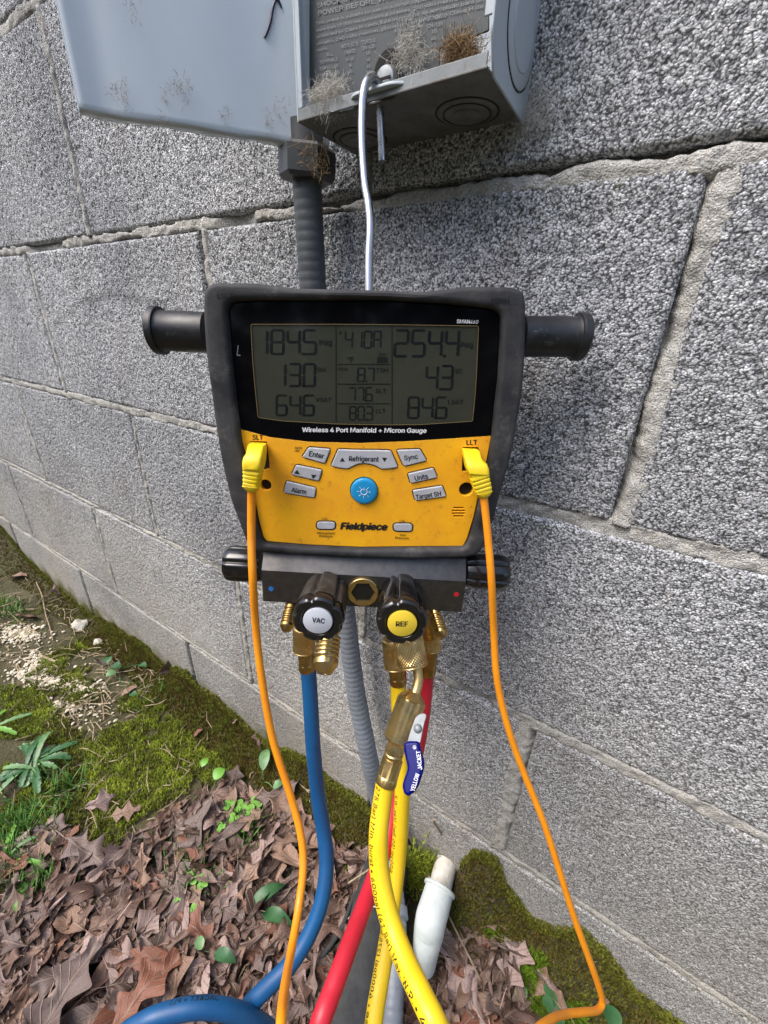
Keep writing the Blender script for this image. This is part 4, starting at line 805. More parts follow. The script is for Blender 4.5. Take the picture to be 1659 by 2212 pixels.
# lettering, following the slope of the panel in the photo
def dl(s, x0, y0, x1, h, slope=-.245, bold=.01): text('lettering', s, fD, (x0, y0), (x1, y0+(x1-x0)*slope), h, .0003, embm, box, bold=bold)
rows = [('SHOCK OR BURN. DISCONNECT ALL', 686, 17, 985, 10), ('POWER BEFORE WORKING INSIDE', 689, 34, 985, 10), ('This switch is suitable for use on a circuit capable of delivering not', 684, 54, 1040, 6.5), ('more than 10,000 rms symmetrical amperes, 240 volts maximum, when', 685, 69, 1040, 6.5), ('protected by Class H fuses. Este interruptor es apropiado para un', 685, 83, 1045, 6.5), ('circuito, 240 volts maximo, protegido por un fusible Clase H de', 685, 98, 1045, 6.5), ('maximo.', 685, 112, 708, 6.5)]
for s_, x0, y0, x1, h_ in rows: dl(s_, x0, y0, x1, h_, -.225)
for s_, x0, y0, x1, h_ in [('ALL', 706, 122, 720, 7), ('TERMINALS', 691, 139, 731, 7), ('TODAS LAS', 691, 153, 731, 7), ('TERMINALES', 692, 168, 734, 7), ('WIRE SIZE', 738, 105, 775, 8), ('(AWG)', 745, 118, 768, 8), ('TORQUE', 781, 97, 813, 9), ('(IN-LB)', 782, 108, 811, 8),
        ('14-10', 747, 133, 765, 7), ('8', 755, 145, 760, 7), ('6-4', 751, 160, 763, 7), ('3', 756, 174, 760, 7), ('35', 791, 119, 800, 7), ('40', 792, 134, 801, 7), ('45', 793, 148, 801, 7), ('50', 793, 161, 801, 7),
        ('MEDIDA', 863, 50, 897, 8), ('DEL ALAMBRE', 853, 71, 909, 8), ('(AWG)', 868, 84, 893, 8), ('ROTACIÓN', 918, 47, 963, 9), ('(IN-LB)', 923, 61, 957, 8), ('35', 933, 72, 944, 7), ('40', 932, 88, 943, 7), ('45', 932, 103, 943, 7)]:
    dl(s_, x0, y0, x1, h_, -.20, .012)
# swung open cover
zc = .0255
prof = [atz(x, y, zc) for x, y in [(172, 237), (230, 250), (280, 256), (350, 266), (430, 278), (500, 289), (560, 299), (600, 305), (632, 309), (655, 312)]]
prof.append(prof[-1]+Vector((.012, .012, 0)))
cv = things('box_cover', 'open sheet metal cover of the electrical box with rust specks and marker stroke', 'cover', prof[0])
n_ = len(prof); pp = spline(prof, 4); V = []; nv = len(pp)
T_ = np.gradient(pp, axis=0); T_ /= np.linalg.norm(T_, axis=1)[:, None]; Nn = np.cross(T_, [0, 0, 1.])   # toward camera or away
if np.dot(Nn[3], np.array(CAM)-pp[3]) < 0: Nn = -Nn
hs = [0, .0015, .004, .05, .12, .205]
def covz(i, h):
    return 0
for h_ in hs:
    for i in range(nv): V.append(pp[i]+np.array([0, 0, h_+ (.0004*math.sin(i*.55) if h_ < .003 else 0)])-Nn[i]*(.0010 if h_ < .001 else 0))
F = [(r_*nv+i, r_*nv+i+1, (r_+1)*nv+i+1, (r_+1)*nv+i) for r_ in range(len(hs)-1) for i in range(nv-1)]
o = mesh('face_sheet', V, F, coverm, cv, 60)
md = o.modifiers.new('thickness', 'SOLIDIFY'); md.thickness = .0009; md.offset = 0
fl = []; 
for i in range(nv):
    p_ = pp[i]+np.array([0, 0, .0002+.0004*math.sin(i*.55)]); fl += [p_-Nn[i]*.0010, p_-Nn[i]*(.0075+.002*math.sin(i*.5))+np.array([0, 0, .0003*math.sin(i*1.7)])]
o = mesh('bottom_flange', fl, [(2*i, 2*i+1, 2*i+3, 2*i+2) for i in range(nv-1)], coverm, cv, 60); md = o.modifiers.new('thickness', 'SOLIDIFY'); md.thickness = .0009; md.offset = 0
p_ = Vector(pp[0]); nb = Vector(-Nn[0]); q_ = []
for h_ in (0, .205): q_ += [p_+Vector((0, 0, h_))+nb*.0004, p_+Vector((0, 0, h_))+nb*.0130]
o = mesh('side_flange', q_, [(0, 1, 3, 2)], coverm, cv, None); md = o.modifiers.new('thickness', 'SOLIDIFY'); md.thickness = .0009; md.offset = 0
cA, cB = Vector(pp[4]), Vector(pp[24]); fC = Frame(cA, cB-cA, Vector(Nn[12]))
def coverP(px, py, n=.0009): 
    # nearest sheet point: intersect with local tangent plane of the profile
    best = None
    for i in range(1, nv-1):
        N_ = Vector(Nn[i]); Q = on(px, py, Vector(pp[i])+N_*n, N_); d = abs((Q-Vector(pp[i])).dot(Vector(T_[i])))
        if best is None or d < best[0]: best = (d, Q)
    return best[1]
tube('marker_stroke', [coverP(571, 81), coverP(576, 70), coverP(584, 45), coverP(588, 22), coverP(592, 8), coverP(598, -4), coverP(604, 6), coverP(609, 18)], [.0006, .0009, .0010, .0009, .0008, .0008, .0007, .0004], inkm, cv, seg=6)
# cobwebs and nest fibres
def fuzz(name, centres, cnt, spread, L_, r_, mt, label, cat, squash=(1, 1, 1)):
    vs, fs, b = [], [], 0
    for _ in range(cnt):
        c, sp_ = random.choice(centres); p0 = np.array(c)+np.random.normal(0, 1, 3)*sp_*np.array(squash); d = np.random.normal(0, 1, 3)*np.array(squash); d /= np.linalg.norm(d); k = np.random.normal(0, .5, 3)
        l_ = L_*random.uniform(.3, 1.2); pts = np.array([p0+d*l_*(t_-.5)+k*l_*(t_-.5)**2*2 for t_ in (0, .25, .5, .75, 1)])
        v, f = tube_vf(pts, r_*random.uniform(.5, 1.4), 3, False); vs.append(v); fs += [tuple(b+q for q in ff) for ff in f]; b += len(v)
    o = mesh(name, np.concatenate(vs), fs, mt, smooth=None); o['kind'] = 'stuff'; o['label'] = label; o['category'] = cat; return o
n1 = [(fD.P(*fD.L(x, y, -.0005), -.001), .0030) for x, y in [(985, 108), (1000, 125), (970, 118), (1010, 100), (1020, 135)]]
fuzz('spider_nest', n1, 1500, 0, .007, .00009, nestm, 'tan fibrous spider nest in the lower right opening of the box', 'nest')
n2 = [(fB.P(*fB.L(x, y), -.004), .0028) for x, y in [(675, 215), (690, 192), (715, 186), (725, 205), (700, 225)]]
fuzz('cobweb_tuft', n2, 1300, 0, .0075, .00007, webm, 'grey brown cobweb tuft in the lower left corner of the box', 'cobweb')
n3 = [(fD.P(*fD.L(x, y, .002), .002), .0035) for x, y in [(870, 110), (880, 90), (895, 80), (890, 140), (860, 130), (910, 120)]]
fuzz('panel_cobweb', n3, 380, 0, .009, .00005, webm, 'pale cobweb spread on the dark panel beside the screw', 'cobweb', (1, .15, 1))
n4 = [(aty(x, y, -.004), .006) for x, y in [(1140, 250), (1155, 225), (1145, 190), (1165, 270), (1135, 270)]]
fuzz('wall_cobweb', n4, 500, 0, .012, .00005, webm, 'dusty cobweb between the box corner and the wall', 'cobweb', (1, .5, 1))
n5 = [(coverP(x, y, .0012), .0035) for x, y in [(380, 185), (395, 200), (355, 200), (268, 200), (255, 215), (240, 190), (585, 250), (575, 262), (485, 250), (345, 262), (400, 180), (610, 240), (285, 35)]]
fuzz('cover_cobweb', n5, 330, 0, .0035, .00008, nestm, 'rusty brown debris threads stuck on the open cover', 'cobweb', (1, .4, 1))
n6 = [(aty(x, y, -.042), .004) for x, y in [(665, 335), (690, 355), (700, 300)]]
fuzz('conduit_cobweb', n6, 60, 0, .014, .00012, nestm, 'brown fibres hanging on the conduit nut under the box', 'cobweb')
# ------------------------------------------------------------------ the digital manifold gauge
ND = Vector(HF)*-1; ND = (ND*math.cos(math.radians(4.5)) + Vector((0, 0, 1))*math.sin(math.radians(4.5)))
FO = WD(787, 900, .232); FR = Frame(FO, rh*math.cos(math.radians(-1.2))+Vector((0, 0, 1))*math.sin(math.radians(-1.2)), ND)
g = things('manifold_gauge', 'yellow and black digital refrigerant manifold gauge hanging from a steel hook', 'gauge', FO)
def px2(pts, n=0.0): return [FR.L(*q, n) for q in pts]
BO = [(452, 620), (466, 612), (555, 613), (640, 624), (830, 628), (900, 632), (955, 627), (1004, 620), (1100, 621), (1124, 628), (1132, 645), (1133, 684), (1131, 781), (1126, 846), (1113, 926), (1100, 991), (1081, 1056), (1065, 1117), (1046, 1172), (1034, 1192), (1010, 1201), (902, 1205), (740, 1201), (571, 1190), (548, 1186), (536, 1172), (527, 1147), (502, 1080), (482, 995), (468, 911), (457, 826), (448, 756), (443, 672), (444, 634)]
BI = [(492, 666), (505, 652), (555, 648), (829, 648), (960, 656), (1036, 663), (1066, 668), (1081, 682), (1081, 717), (1076, 814), (1068, 878), (1062, 939), (1055, 991), (1036, 1072), (1026, 1117), (1012, 1165), (1002, 1181), (907, 1182), (778, 1184), (668, 1179), (574, 1171), (566, 1161), (555, 1122), (545, 1062), (536, 1009), (524, 967), (519, 925), (512, 869), (502, 784), (495, 700)]
bo = rounded(px2(BO), .003, 3); bi = rounded(px2(BI), .0025, 3)
def ringplate(name, fr, outer, inner, z0, z1, bev, mt, parent, nb=5):
    from mathutils.geometry import tessellate_polygon
    no, ni = len(outer), len(inner); V, F = [], []
    def loops(base, sgn, n0):
        L = [[fr.P(x, y, z0) for x, y in base]]
        for q in range(nb+1):
            a = PI/2*q/nb; L.append([fr.P(x, y, z1-bev+bev*math.sin(a)) for x, y in inset(base, sgn*bev*(1-math.cos(a)))])
        return L
    rings = []
    for base, sgn in ((outer, 1), (inner, -1)):
        b = len(V); n = len(base); LL = loops(base, sgn, n)
        for l_ in LL: V += l_
        for r_ in range(len(LL)-1):
            for j in range(n): F.append((b+r_*n+j, b+r_*n+(j+1) % n, b+(r_+1)*n+(j+1) % n, b+(r_+1)*n+j))
        rings.append(list(range(b+(len(LL)-1)*n, b+len(LL)*n)))
    idx = rings[0]+rings[1]
    o2 = [Vector((x, y, 0)) for x, y in inset(outer, bev)]; i2 = [Vector((x, y, 0)) for x, y in inset(inner, -bev)]
    for t_ in tessellate_polygon([o2, i2]): F.append(tuple(idx[q] for q in t_))
    me = bpy.data.meshes.new(name); me.from_pydata([tuple(v) for v in V], [], F); bm = bmesh.new(); bm.from_mesh(me); bmesh.ops.recalc_face_normals(bm, faces=bm.faces); bm.to_mesh(me); bm.free()
    return finish(name, me, mt, parent, 50)
def inset(pts, d):
    N = len(pts); out = []
    ar = sum(pts[i-1][0]*pts[i][1]-pts[i][0]*pts[i-1][1] for i in range(N)); s_ = 1 if ar > 0 else -1
    for i in range(N):
        a, b = Vector(pts[i-1]), Vector(pts[(i+1) % N]); t_ = (b-a).normalized(); out.append((pts[i][0]-t_.y*d*s_, pts[i][1]+t_.x*d*s_))
    return out
ringplate('rubber_boot', FR, bo, bi, -.034, .0035, .0028, rubber, g)
sh = lambda pts, k: [(x*k, y*k) for x, y in pts]
def inset(pts, d):
    N = len(pts); out = []
    ar = sum(pts[i-1][0]*pts[i][1]-pts[i][0]*pts[i-1][1] for i in range(N)); s_ = 1 if ar > 0 else -1
    for i in range(N):
        a, b = Vector(pts[i-1]), Vector(pts[(i+1) % N]); t_ = (b-a).normalized(); out.append((pts[i][0]-t_.y*d*s_, pts[i][1]+t_.x*d*s_))
    return out
plate('back_shell', FR, [inset(bo, .002)], -.045, -.030, .003, hrub, g)
boot_txt = mat('embossed_black', (.006, .006, .007), rough=.5)
text('lettering', 'LOW', FR, (469, 643), (499, 643), 10, .0038, boot_txt, g, bold=.03); text('lettering', 'HIGH', FR, (1062, 654), (1100, 655), 11, .0038, boot_txt, g, bold=.03)
# front glass with window
PZ = -.0010
GL = [(494, 672), (508, 655), (555, 651), (829, 651), (960, 659), (1036, 666), (1064, 671), (1078, 684), (1078, 717), (1073, 814), (1065, 878), (1061.5, 940), (971, 946), (874, 952), (778, 955.6), (668, 953), (583, 943), (516, 925), (510, 869), (500, 784), (497, 700)]
WN = [(541.5, 700), (724, 700), (860, 701), (1034, 704), (1030, 800), (1027, 850), (1021, 910), (907, 917.5), (829, 918), (724, 916), (611, 909.5), (557, 902), (549, 820), (545, 770)]
YL = [(516.5, 926.5), (583, 944.5), (668, 954.5), (778, 957), (874, 953.5), (971, 947.5), (1061, 941.5), (1052, 991), (1033, 1072), (1023, 1117), (1009, 1163), (1000, 1179.5), (907, 1180), (778, 1181.5), (668, 1176.5), (577, 1169), (569, 1160), (559, 1122), (548, 1062), (539, 1009), (527, 967)]
gl = rounded(px2(GL, PZ), .001, 2); wn = rounded(px2(WN, PZ), .001, 2)
plate('lens', FR, [gl, wn], PZ-.004, PZ, .0002, blackgl, g, res=1)
wnb = inset(wn, -.0008)
def strip(name, fr, la, lb, n, mt, parent):
    k = len(la); V = [fr.P(x, y, n) for x, y in la]+[fr.P(x, y, n) for x, y in lb]; return mesh(name, V, [(j, (j+1) % k, k+(j+1) % k, k+j) for j in range(k)], mt, parent, None)
strip('window_trim', FR, inset(wn, -.00006), inset(wn, .00022), PZ+.00005, goldm, g)
lc = plate('display', FR, [inset(wn, .0001)], PZ-.004, PZ-.0006, .0001, lcdm, g, res=1)
QZ = PZ-.0005
def lbox(x0, y0, x1, y1): plate('display_line', FR, [px2([(x0, y0), (x1, y0), (x1, y1), (x0, y1)], QZ)], QZ-.0001, QZ+.0001, .00002, segm, lc, res=0)
lbox(725, 702, 726.4, 912); lbox(846, 704, 847.4, 915); lbox(729, 786, 843, 787.2); lbox(729, 828.5, 843, 829.7); lbox(729, 871, 843, 872.2)
SEG = {'0': 'abcdef', '1': 'bc', '2': 'abged', '3': 'abgcd', '4': 'fgbc', '5': 'afgcd', '6': 'afgedc', '7': 'abc', '8': 'abcdefg', 'A': 'abcefg', 'F': 'aefg'}
def seg7(s, x0, y0, x1, y1, lean=.07, th=.19):
    """seven-segment digits filling a survey rectangle (y0 top, y1 bottom)"""
    V, F = [], []; hgt = y1-y0; slots = [c for c in s if c != '.']; n = len(slots); pitch = (x1-x0)/n; wd = pitch*.74; k = -1
    t_ = wd*th*1.25; tv = hgt*.085
    def quad(ax, ay, bx, by, vert):
        b = len(V)
        if vert: pts = [(ax-t_*.5, ay+tv*.35), (ax, ay), (ax+t_*.5, ay+tv*.35), (bx+t_*.5, by-tv*.35), (bx, by), (bx-t_*.5, by-tv*.35)]
        else: pts = [(ax, ay), (ax+t_*.35, ay-tv*.5), (bx-t_*.35, by-tv*.5), (bx, by), (bx-t_*.35, by+tv*.5), (ax+t_*.35, ay+tv*.5)]
        for x, y in pts:
            x += lean*(y1-y); V.append(FR.P(*FR.L(x, y, QZ), QZ))
        F.append(tuple(range(b, b+6)))
    for c in s:
        if c == '.':
            x = x0+(k+1)*pitch-pitch*.13; b = len(V)
            for (dx, dy) in ((0, 0), (t_*1.1, 0), (t_*1.1, -tv*1.1), (0, -tv*1.1)): V.append(FR.P(*FR.L(x+dx, y1+dy, QZ), QZ))
            F.append((b, b+1, b+2, b+3)); continue
        k += 1; X0 = x0+k*pitch; X1 = X0+wd; ym = (y0+y1)/2; g_ = .6
        D = {'a': (X0, y0+tv/2, X1, y0+tv/2, 0), 'g': (X0, ym, X1, ym, 0), 'd': (X0, y1-tv/2, X1, y1-tv/2, 0), 'f': (X0, y0+g_+tv*.5, X0, ym-g_, 1), 'b': (X1, y0+g_+tv*.5, X1, ym-g_, 1), 'e': (X0, ym+g_, X0, y1-g_-tv*.5, 1), 'c': (X1, ym+g_, X1, y1-g_-tv*.5, 1)}
        for q in SEG[c]: quad(*D[q])
    mesh('digits', V, F, segm, lc, None)
seg7('184.5', 551, 711, 691, 767, 0.01); seg7('13.0', 592, 784, 688, 836, .02); seg7('64.6', 597, 852, 685, 899, .02)
seg7('410A', 745, 714, 827, 753, .05); seg7('8.7', 772, 794, 812, 825, .05); seg7('77.6', 753, 836, 808, 867, .04); seg7('80.3', 755, 877, 809, 908, .02)
seg7('254.4', 852, 711, 998, 772, .06); seg7('4.3', 920, 788, 984, 843, .05); seg7('84.6', 881, 856, 971, 905, .05)
for s_, a, b, h_ in [('Psig', (690, 745), (717, 745), 11), ('SH', (685, 803), (703, 803), 9), ('VSAT', (682, 868), (716, 868), 9), ('R', (733, 722), (738, 722), 6), ('°F', (750, 782), (764, 782), 11), ('HOLD', (731, 800), (751, 800), 6), ('TSH', (812, 804), (838, 804), 9), ('SLT', (812, 849), (834, 849), 9), ('LLT', (812, 892), (833, 892), 8), ('AZO', (818, 768), (834, 768), 5),
                     ('Psig', (995, 750), (1022, 750), 11), ('SC', (983, 806), (999, 806), 9), ('LSAT', (968, 873), (1001, 873), 9)]:
    text('lettering', s_, FR, a, b, h_, QZ, segm, lc, bold=.015)
for k in range(5): lbox(815+k*4.6, 770+(k in (0, 4))*1.5, 818+k*4.6, 781)
lbox(813, 781.5, 838, 782.5)
Z1 = PZ+.00025
text('lettering', 'Wireless 4 Port Manifold + Micron Gauge', FR, (653, 933), (921, 935), 9.5, Z1, white, g, bold=.022)
text('lettering', 'SMAN', FR, (987, 698), (1015, 699), 8, Z1, white, g, bold=.02); text('lettering', '460', FR, (1015.5, 699), (1033, 699.5), 8, Z1, white, g, shear=.25)
text('scratch_mark', 'L', FR, (511, 768), (519, 769), 22, Z1, dirtm if False else embm, g)
# yellow face, with real openings
YZ = -.0012
yl = rounded(px2(YL, YZ), .0008, 2)
slotL = px2([(541, 953), (576, 954), (583, 1012), (566, 1018), (543, 1010)], YZ); slotR = px2([(1000, 966), (1033, 966), (1042, 1000), (1020, 1020), (998, 1018)], YZ)
hL = circ(FR.L(574, 1048, YZ), .0034, 24); hR = circ(FR.L(1007, 1057, YZ), .0042, 24)
def slat(y, hw): return px2([(990.7-hw, y), (990.7+hw, y), (990.7+hw, y+3.2), (990.7-hw, y+3.2)], YZ)
slats = [slat(1095.5, 11), slat(1101.5, 14), slat(1107.5, 14), slat(1113.5, 11)]
BT_ = {'Enter': [(667, 966), (714, 970), (702, 1001), (653, 987)], 'Refrigerant': [(731, 970), (760, 971.5), (787, 972), (815, 972), (844, 973), (860, 1009), (842, 1012), (823, 1013), (812, 1006), (799, 1002), (786, 1000.5), (773, 1002), (762, 1007), (751, 1012.5), (732, 1010), (715, 1006)],
       'Sync': [(857, 972), (907, 970), (922, 995), (872, 1007)], 'arrows': [(640, 1004), (696, 1015), (689, 1039), (630, 1025)], 'Alarm': [(619, 1039), (683, 1054), (680, 1075), (613, 1064)], 'Units': [(881, 1023), (936, 1010.5), (945, 1031), (887, 1044)], 'Target SH': [(891, 1059), (955, 1049), (964, 1072), (897, 1081)]}
holes = [inset(rounded(px2(q, YZ), .0012, 3), -.0006) for q in BT_.values()]
calL = rounded(px2([(684, 1126), (725, 1126.5), (724, 1143.5), (684, 1143)], YZ), .0024, 5); calR = rounded(px2([(849.5, 1130), (891, 1130.5), (891, 1148), (850, 1147)], YZ), .0024, 5)
pc = FR.L(786.7, 1060, YZ); PR = .0081
plate('yellow_face', FR, [yl, slotL, slotR, hL, hR]+slats+holes+[inset(calL, -.0004), inset(calR, -.0004), circ(pc, PR+.0004, 48)], YZ-.004, YZ, .0003, yellow, g, res=2)
plate('recess_floor', FR, [inset(yl, .002)], YZ-.0065, YZ-.0035, .0002, dark, g)
gr_ = plate('button_seal', FR, [inset(yl, .0015)], YZ-.0025, YZ-.0012, .0001, dirtm, g) if False else None
for q in BT_.values():
    plate('button_seal', FR, [inset(rounded(px2(q, YZ), .0012, 3), -.0008)], YZ-.0036, YZ-.0009, .0001, dirtm, g)
ylz = YZ+.0002
def bt_(name, pts, txt=None, a=None, b=None, h_=9, bold=.02):
    o = plate('button', FR, [rounded(px2(pts, YZ), .0010, 4)], YZ-.004, YZ+.0009, .0006, btn, g, res=3, smooth=50)
    if txt: text('lettering', txt, FR, a, b, h_, YZ+.00102, black, o, bold=bold)
    return o
bt_('', BT_['Enter'], 'Enter', (667, 985), (699, 991), 11); rb_ = bt_('', BT_['Refrigerant'], 'Refrigerant', (754, 996), (818, 997), 10.5); bt_('', BT_['Sync'], 'Sync', (874, 994.5), (903, 990.5), 10)
ab = bt_('', BT_['arrows']); bt_('', BT_['Alarm'], 'Alarm', (629, 1062.5), (661, 1068), 10); bt_('', BT_['Units'], 'Units', (897, 1038.5), (925, 1033), 10); bt_('', BT_['Target SH'], 'Target SH', (899, 1078.5), (953, 1070.5), 9.5)
def tri(pts, par): z = YZ+.00102; mesh('arrow_mark', [FR.P(*FR.L(*q, z), z) for q in pts], [(0, 1, 2)], black, par, None)
tri([(734, 997), (745, 997), (739.5, 988)], rb_); tri([(825, 988.5), (836, 989), (830.5, 998)], rb_); tri([(635, 1022.5), (648, 1025), (642, 1015)], ab); tri([(672, 1025), (684, 1026.5), (676, 1034.5)], ab)
for c in (calL, calR): plate('button', FR, [inset(c, .0002)], YZ-.004, YZ+.0005, .0004, btn, g, res=2, label='small rounded CAL button'); plate('button_rim', FR, [inset(c, -.0006), c], YZ-.001, YZ+.00015, .0001, black, g, res=0)
pb = lathe('power_button', FR.P(*pc, YZ-.003), FR.P(*pc, YZ+.0022), [(0, PR), (.75, PR), (.88, PR*.97), (.96, PR*.90), (1, PR*.74)], bluebtn, g, seg=48, smooth=60)
zz = YZ+.0023
def arcpts(r_, a0, a1, n): return [FR.P(pc[0]+r_*math.cos(a), pc[1]+r_*math.sin(a), zz) for a in np.linspace(a0, a1, n)]
tube('power_symbol', arcpts(.0019, PI/2+.55, PI*2.5-.55, 16), .00020, white, pb, seg=5, raw=True)
tube('power_symbol', [FR.P(pc[0], pc[1]+.0026, zz), FR.P(pc[0], pc[1]+.0004, zz)], .00020, white, pb, seg=5, raw=True)
for k in range(8):
    a = PI/2+k*PI/4
    if k: tube('power_symbol', [FR.P(pc[0]+.0028*math.cos(a), pc[1]+.0028*math.sin(a), zz), FR.P(pc[0]+.0040*math.cos(a), pc[1]+.0040*math.sin(a), zz)], .00014, white, pb, seg=5, raw=True)
Z2 = YZ+.00022
for s_, a, b, h_, bo_ in [('SLT', (545.5, 950), (568, 950), 10.5, .02), ('LLT', (1008, 961), (1031, 961), 10.5, .02), ('AUTO', (637, 969.5), (652, 970.5), 4.6, .015), ('OFF', (637, 976), (647, 976.5), 4.6, .015), ('CAL', (695.5, 1123), (709, 1123), 5.2, 0), ('CAL', (863, 1128), (876, 1128), 5.2, 0), ('Atmospheric', (684.5, 1153.5), (724, 1154.5), 5, .004), ('Pressure', (690, 1160), (718.5, 1161), 5, .004), ('Test', (863, 1158), (876, 1158), 5, .004), ('Pressure', (854, 1164), (883, 1165), 5, .004)]:
    text('lettering', s_, FR, a, b, h_, Z2, black, g, bold=bo_)
text('lettering', 'Fieldpiece', FR, (736, 1143), (837, 1145), 14, Z2, black, g, bold=.05, shear=.22)
text('lettering', 'ıı', FR, (784.5, 968), (787.5, 968), 4, Z2, dirtm, g)
# grip handles on both sides
def handle(pa, pb_, flip):
    hz = -.017; a = FR.L(*pa, hz); b = FR.L(*pb_, hz)
    A_, B_ = FR.P(*a, hz), FR.P(*b, hz)
    lathe('side_handle', A_, B_, [(0, .0108), (.5, .0108), (.80, .0106), (.845, .0112), (.85, .0126), (.875, .0128), (.88, .0128), (.89, .0128), (.97, .0128), (1.0, .0118)], hrub, g, seg=40, smooth=40)
    return A_, B_
handle((450, 719), (333, 714), -1); handle((1126, 727), (1262, 728), 1)
# manifold block
bx0 = FR.L(565, 1240, .004)[0]; bx1 = FR.L(1008, 1248, .004)[0]
ytop = (FR.L(571, 1193, -.004)[1]+FR.L(1007, 1199, -.004)[1])/2; yf = (FR.L(565, 1239, .004)[1]+FR.L(1008, 1249, .004)[1])/2; yb = (FR.L(571, 1304, .004)[1]+FR.L(1002, 1317, .004)[1])/2
prof_ = [(-.032, ytop), (-.004, ytop), (.004, yf), (.004, yb), (-.032, yb)]   # (n, y)
fX = Frame(FR.P(0, 0, 0), FR.N, FR.X); s_ = 1 if fX.Y.dot(FR.Y) > 0 else -1
blk = plate('manifold_block', fX, [[(n_, y_*s_) for n_, y_ in prof_]], bx0, bx1, .0003, anod, g, smooth=20)
plate('colour_dot', FR, [circ(FR.L(585.7, 1272, .0041), .00165, 20)], .0041, .0043, .00005, bluem, g); plate('colour_dot', FR, [circ(FR.L(986, 1284, .0041), .0016, 20)], .0041, .0043, .00005, redm, g)
sg = FR.L(784.4, 1277, .0045)
hexr = lambda k, th, t_: (1/math.cos((th % (PI/3))-PI/6) if k >= 5 else 1)
lathe('sight_port', FR.P(*sg, .003), FR.P(*sg, .0063), [(0, .0102), (.3, .0102), (.9, .0100), (1, .0096), (1, .0080), (.99, .00665), (.1, .0064)], brass, g, seg=48, rf=hexr, smooth=25)
plate('sight_glass', FR, [circ(sg, .0072, 32)], .0042, .0048, .0001, knobm, g)
lobes = lambda amp, ph=0.0, n=6: (lambda k, th, t_: 1-amp*max(0, math.cos(n*(th+ph)))**5)
def knob(c, R0, d0, d1, m1, lm, txt, a, b):
    k0 = lathe('valve_knob', FR.P(*c, .002), FR.P(*c, d1), [(0, R0*.86), (.02, R0*.90), (.5, R0*.97), (.74, R0), (.80, R0*1.0)], m1, g, seg=96, rf=lobes(.16, .3), smooth=40)
    lathe('knob_end', FR.P(*c, .002+(d1-.002)*.78), FR.P(*c, d1), [(0, R0*.99), (.1, R0*1.01), (.7, R0*1.01), (.9, R0*.97), (1, R0*.90), (1.0, R0*.66), (.9, R0*.62), (.85, R0*.60)], knobm, g, seg=96, rf=lambda k, th, t_: (1-(.12 if k < 5 else 0)*max(0, math.cos(6*(th+.3)))**5), smooth=35)
    dsk = lathe('knob_label', FR.P(*c, d1-.001), FR.P(*c, d1+.0006), [(0, R0*.56), (.9, R0*.56), (1, R0*.54)], lm, g, seg=40)
    text('lettering', txt, FR, a, b, 10.5, d1+.0008, black, dsk, bold=.02)
wl = mat('white_label', (.55, .58, .64), rough=.45); ylb = mat('yellow_label', (.82, .60, .05), rough=.45)
kA = .037
knob(FR.L(686.5, 1341, kA), .0150, 0, kA, knobd, wl, 'VAC', (674, 1344), (701, 1347)); knob(FR.L(869, 1347, kA), .0150, 0, kA, knobm, ylb, 'REF', (855.5, 1353), (881.5, 1353))
# side valve knobs
for (xa, xb, cy_) in ((568, 491, 1220), (1004, 1094, 1232)):
    hz = -.011; ca = FR.L(xa, cy_, hz); cb_ = FR.L(xb, cy_, hz)
    lathe('side_knob', FR.P(*ca, hz), FR.P(cb_[0], ca[1], hz), [(0, .0108), (.12, .0118), (.45, .0121), (.8, .0121), (.93, .0116), (1, .0100)], knobm, g, seg=96, rf=lobes(.12, .2), smooth=40)
# brass ports under the block
def thread(P0, P1, R0, mt, par, name='flare_fitting', nth=5):
    prof = [(0, R0*.92), (.30, R0*.92), (.33, R0*.78), (.36, R0*.78)]
    a, b = .38, .74
    for k in range(nth):
        t0 = a+(b-a)*k/nth; dt = (b-a)/nth; prof += [(t0, R0*.93), (t0+dt*.3, R0*1.01), (t0+dt*.6, R0*1.01), (t0+dt*.95, R0*.93)]
    prof += [(.75, R0*.90), (.77, R0*1.0), (.85, R0*1.0), (.98, R0*.62), (1.0, R0*.50), (1.0, R0*.26), (.95, R0*.22)]
    return lathe(name, P0, P1, prof, mt, par, seg=36, smooth=28)
thread(W(632, 1296, .275), W(617, 1364, .262), .0043, brassd, g); thread(W(934, 1308, .275), W(956, 1378, .262), .0044, brassd, g)
thread(W(716, 1330, .290), W(701, 1456, .268), .0082, brass, g)
lathe('port_stub', W(660, 1318, .298), W(657, 1368, .303), [(0, .0068), (1, .0068)], brassd, g, seg=24); lathe('port_stub', W(848, 1330, .298), W(851, 1380, .306), [(0, .0068), (1, .0068)], brassd, g); lathe('port_stub', W(922, 1325, .298), W(930, 1372, .306), [(0, .0068), (1, .0068)], brassd, g); lathe('port_stub', W(876, 1325, .278), W(884, 1366, .280), [(0, .0085), (1, .0085)], brassd, g)
# hook
hk = [(797, 660, .252), (797, 560, .258), (800, 490, .262), (796, 440, .266), (789, 400, .270), (784, 340, .274), (782, 280, .277), (783, 235, .279), (785, 205, .280), (790, 183, .282), (799, 169, .285), (809, 168, .2885), (816, 180, .292), (819, 200, .2945), (820, 230, .2955), (822, 262, .2957), (824, 305, .2957), (826, 348, .2957)]
tube('hook', [WD(*q) for q in hk], .0022, chrome, g, seg=18, n=8)
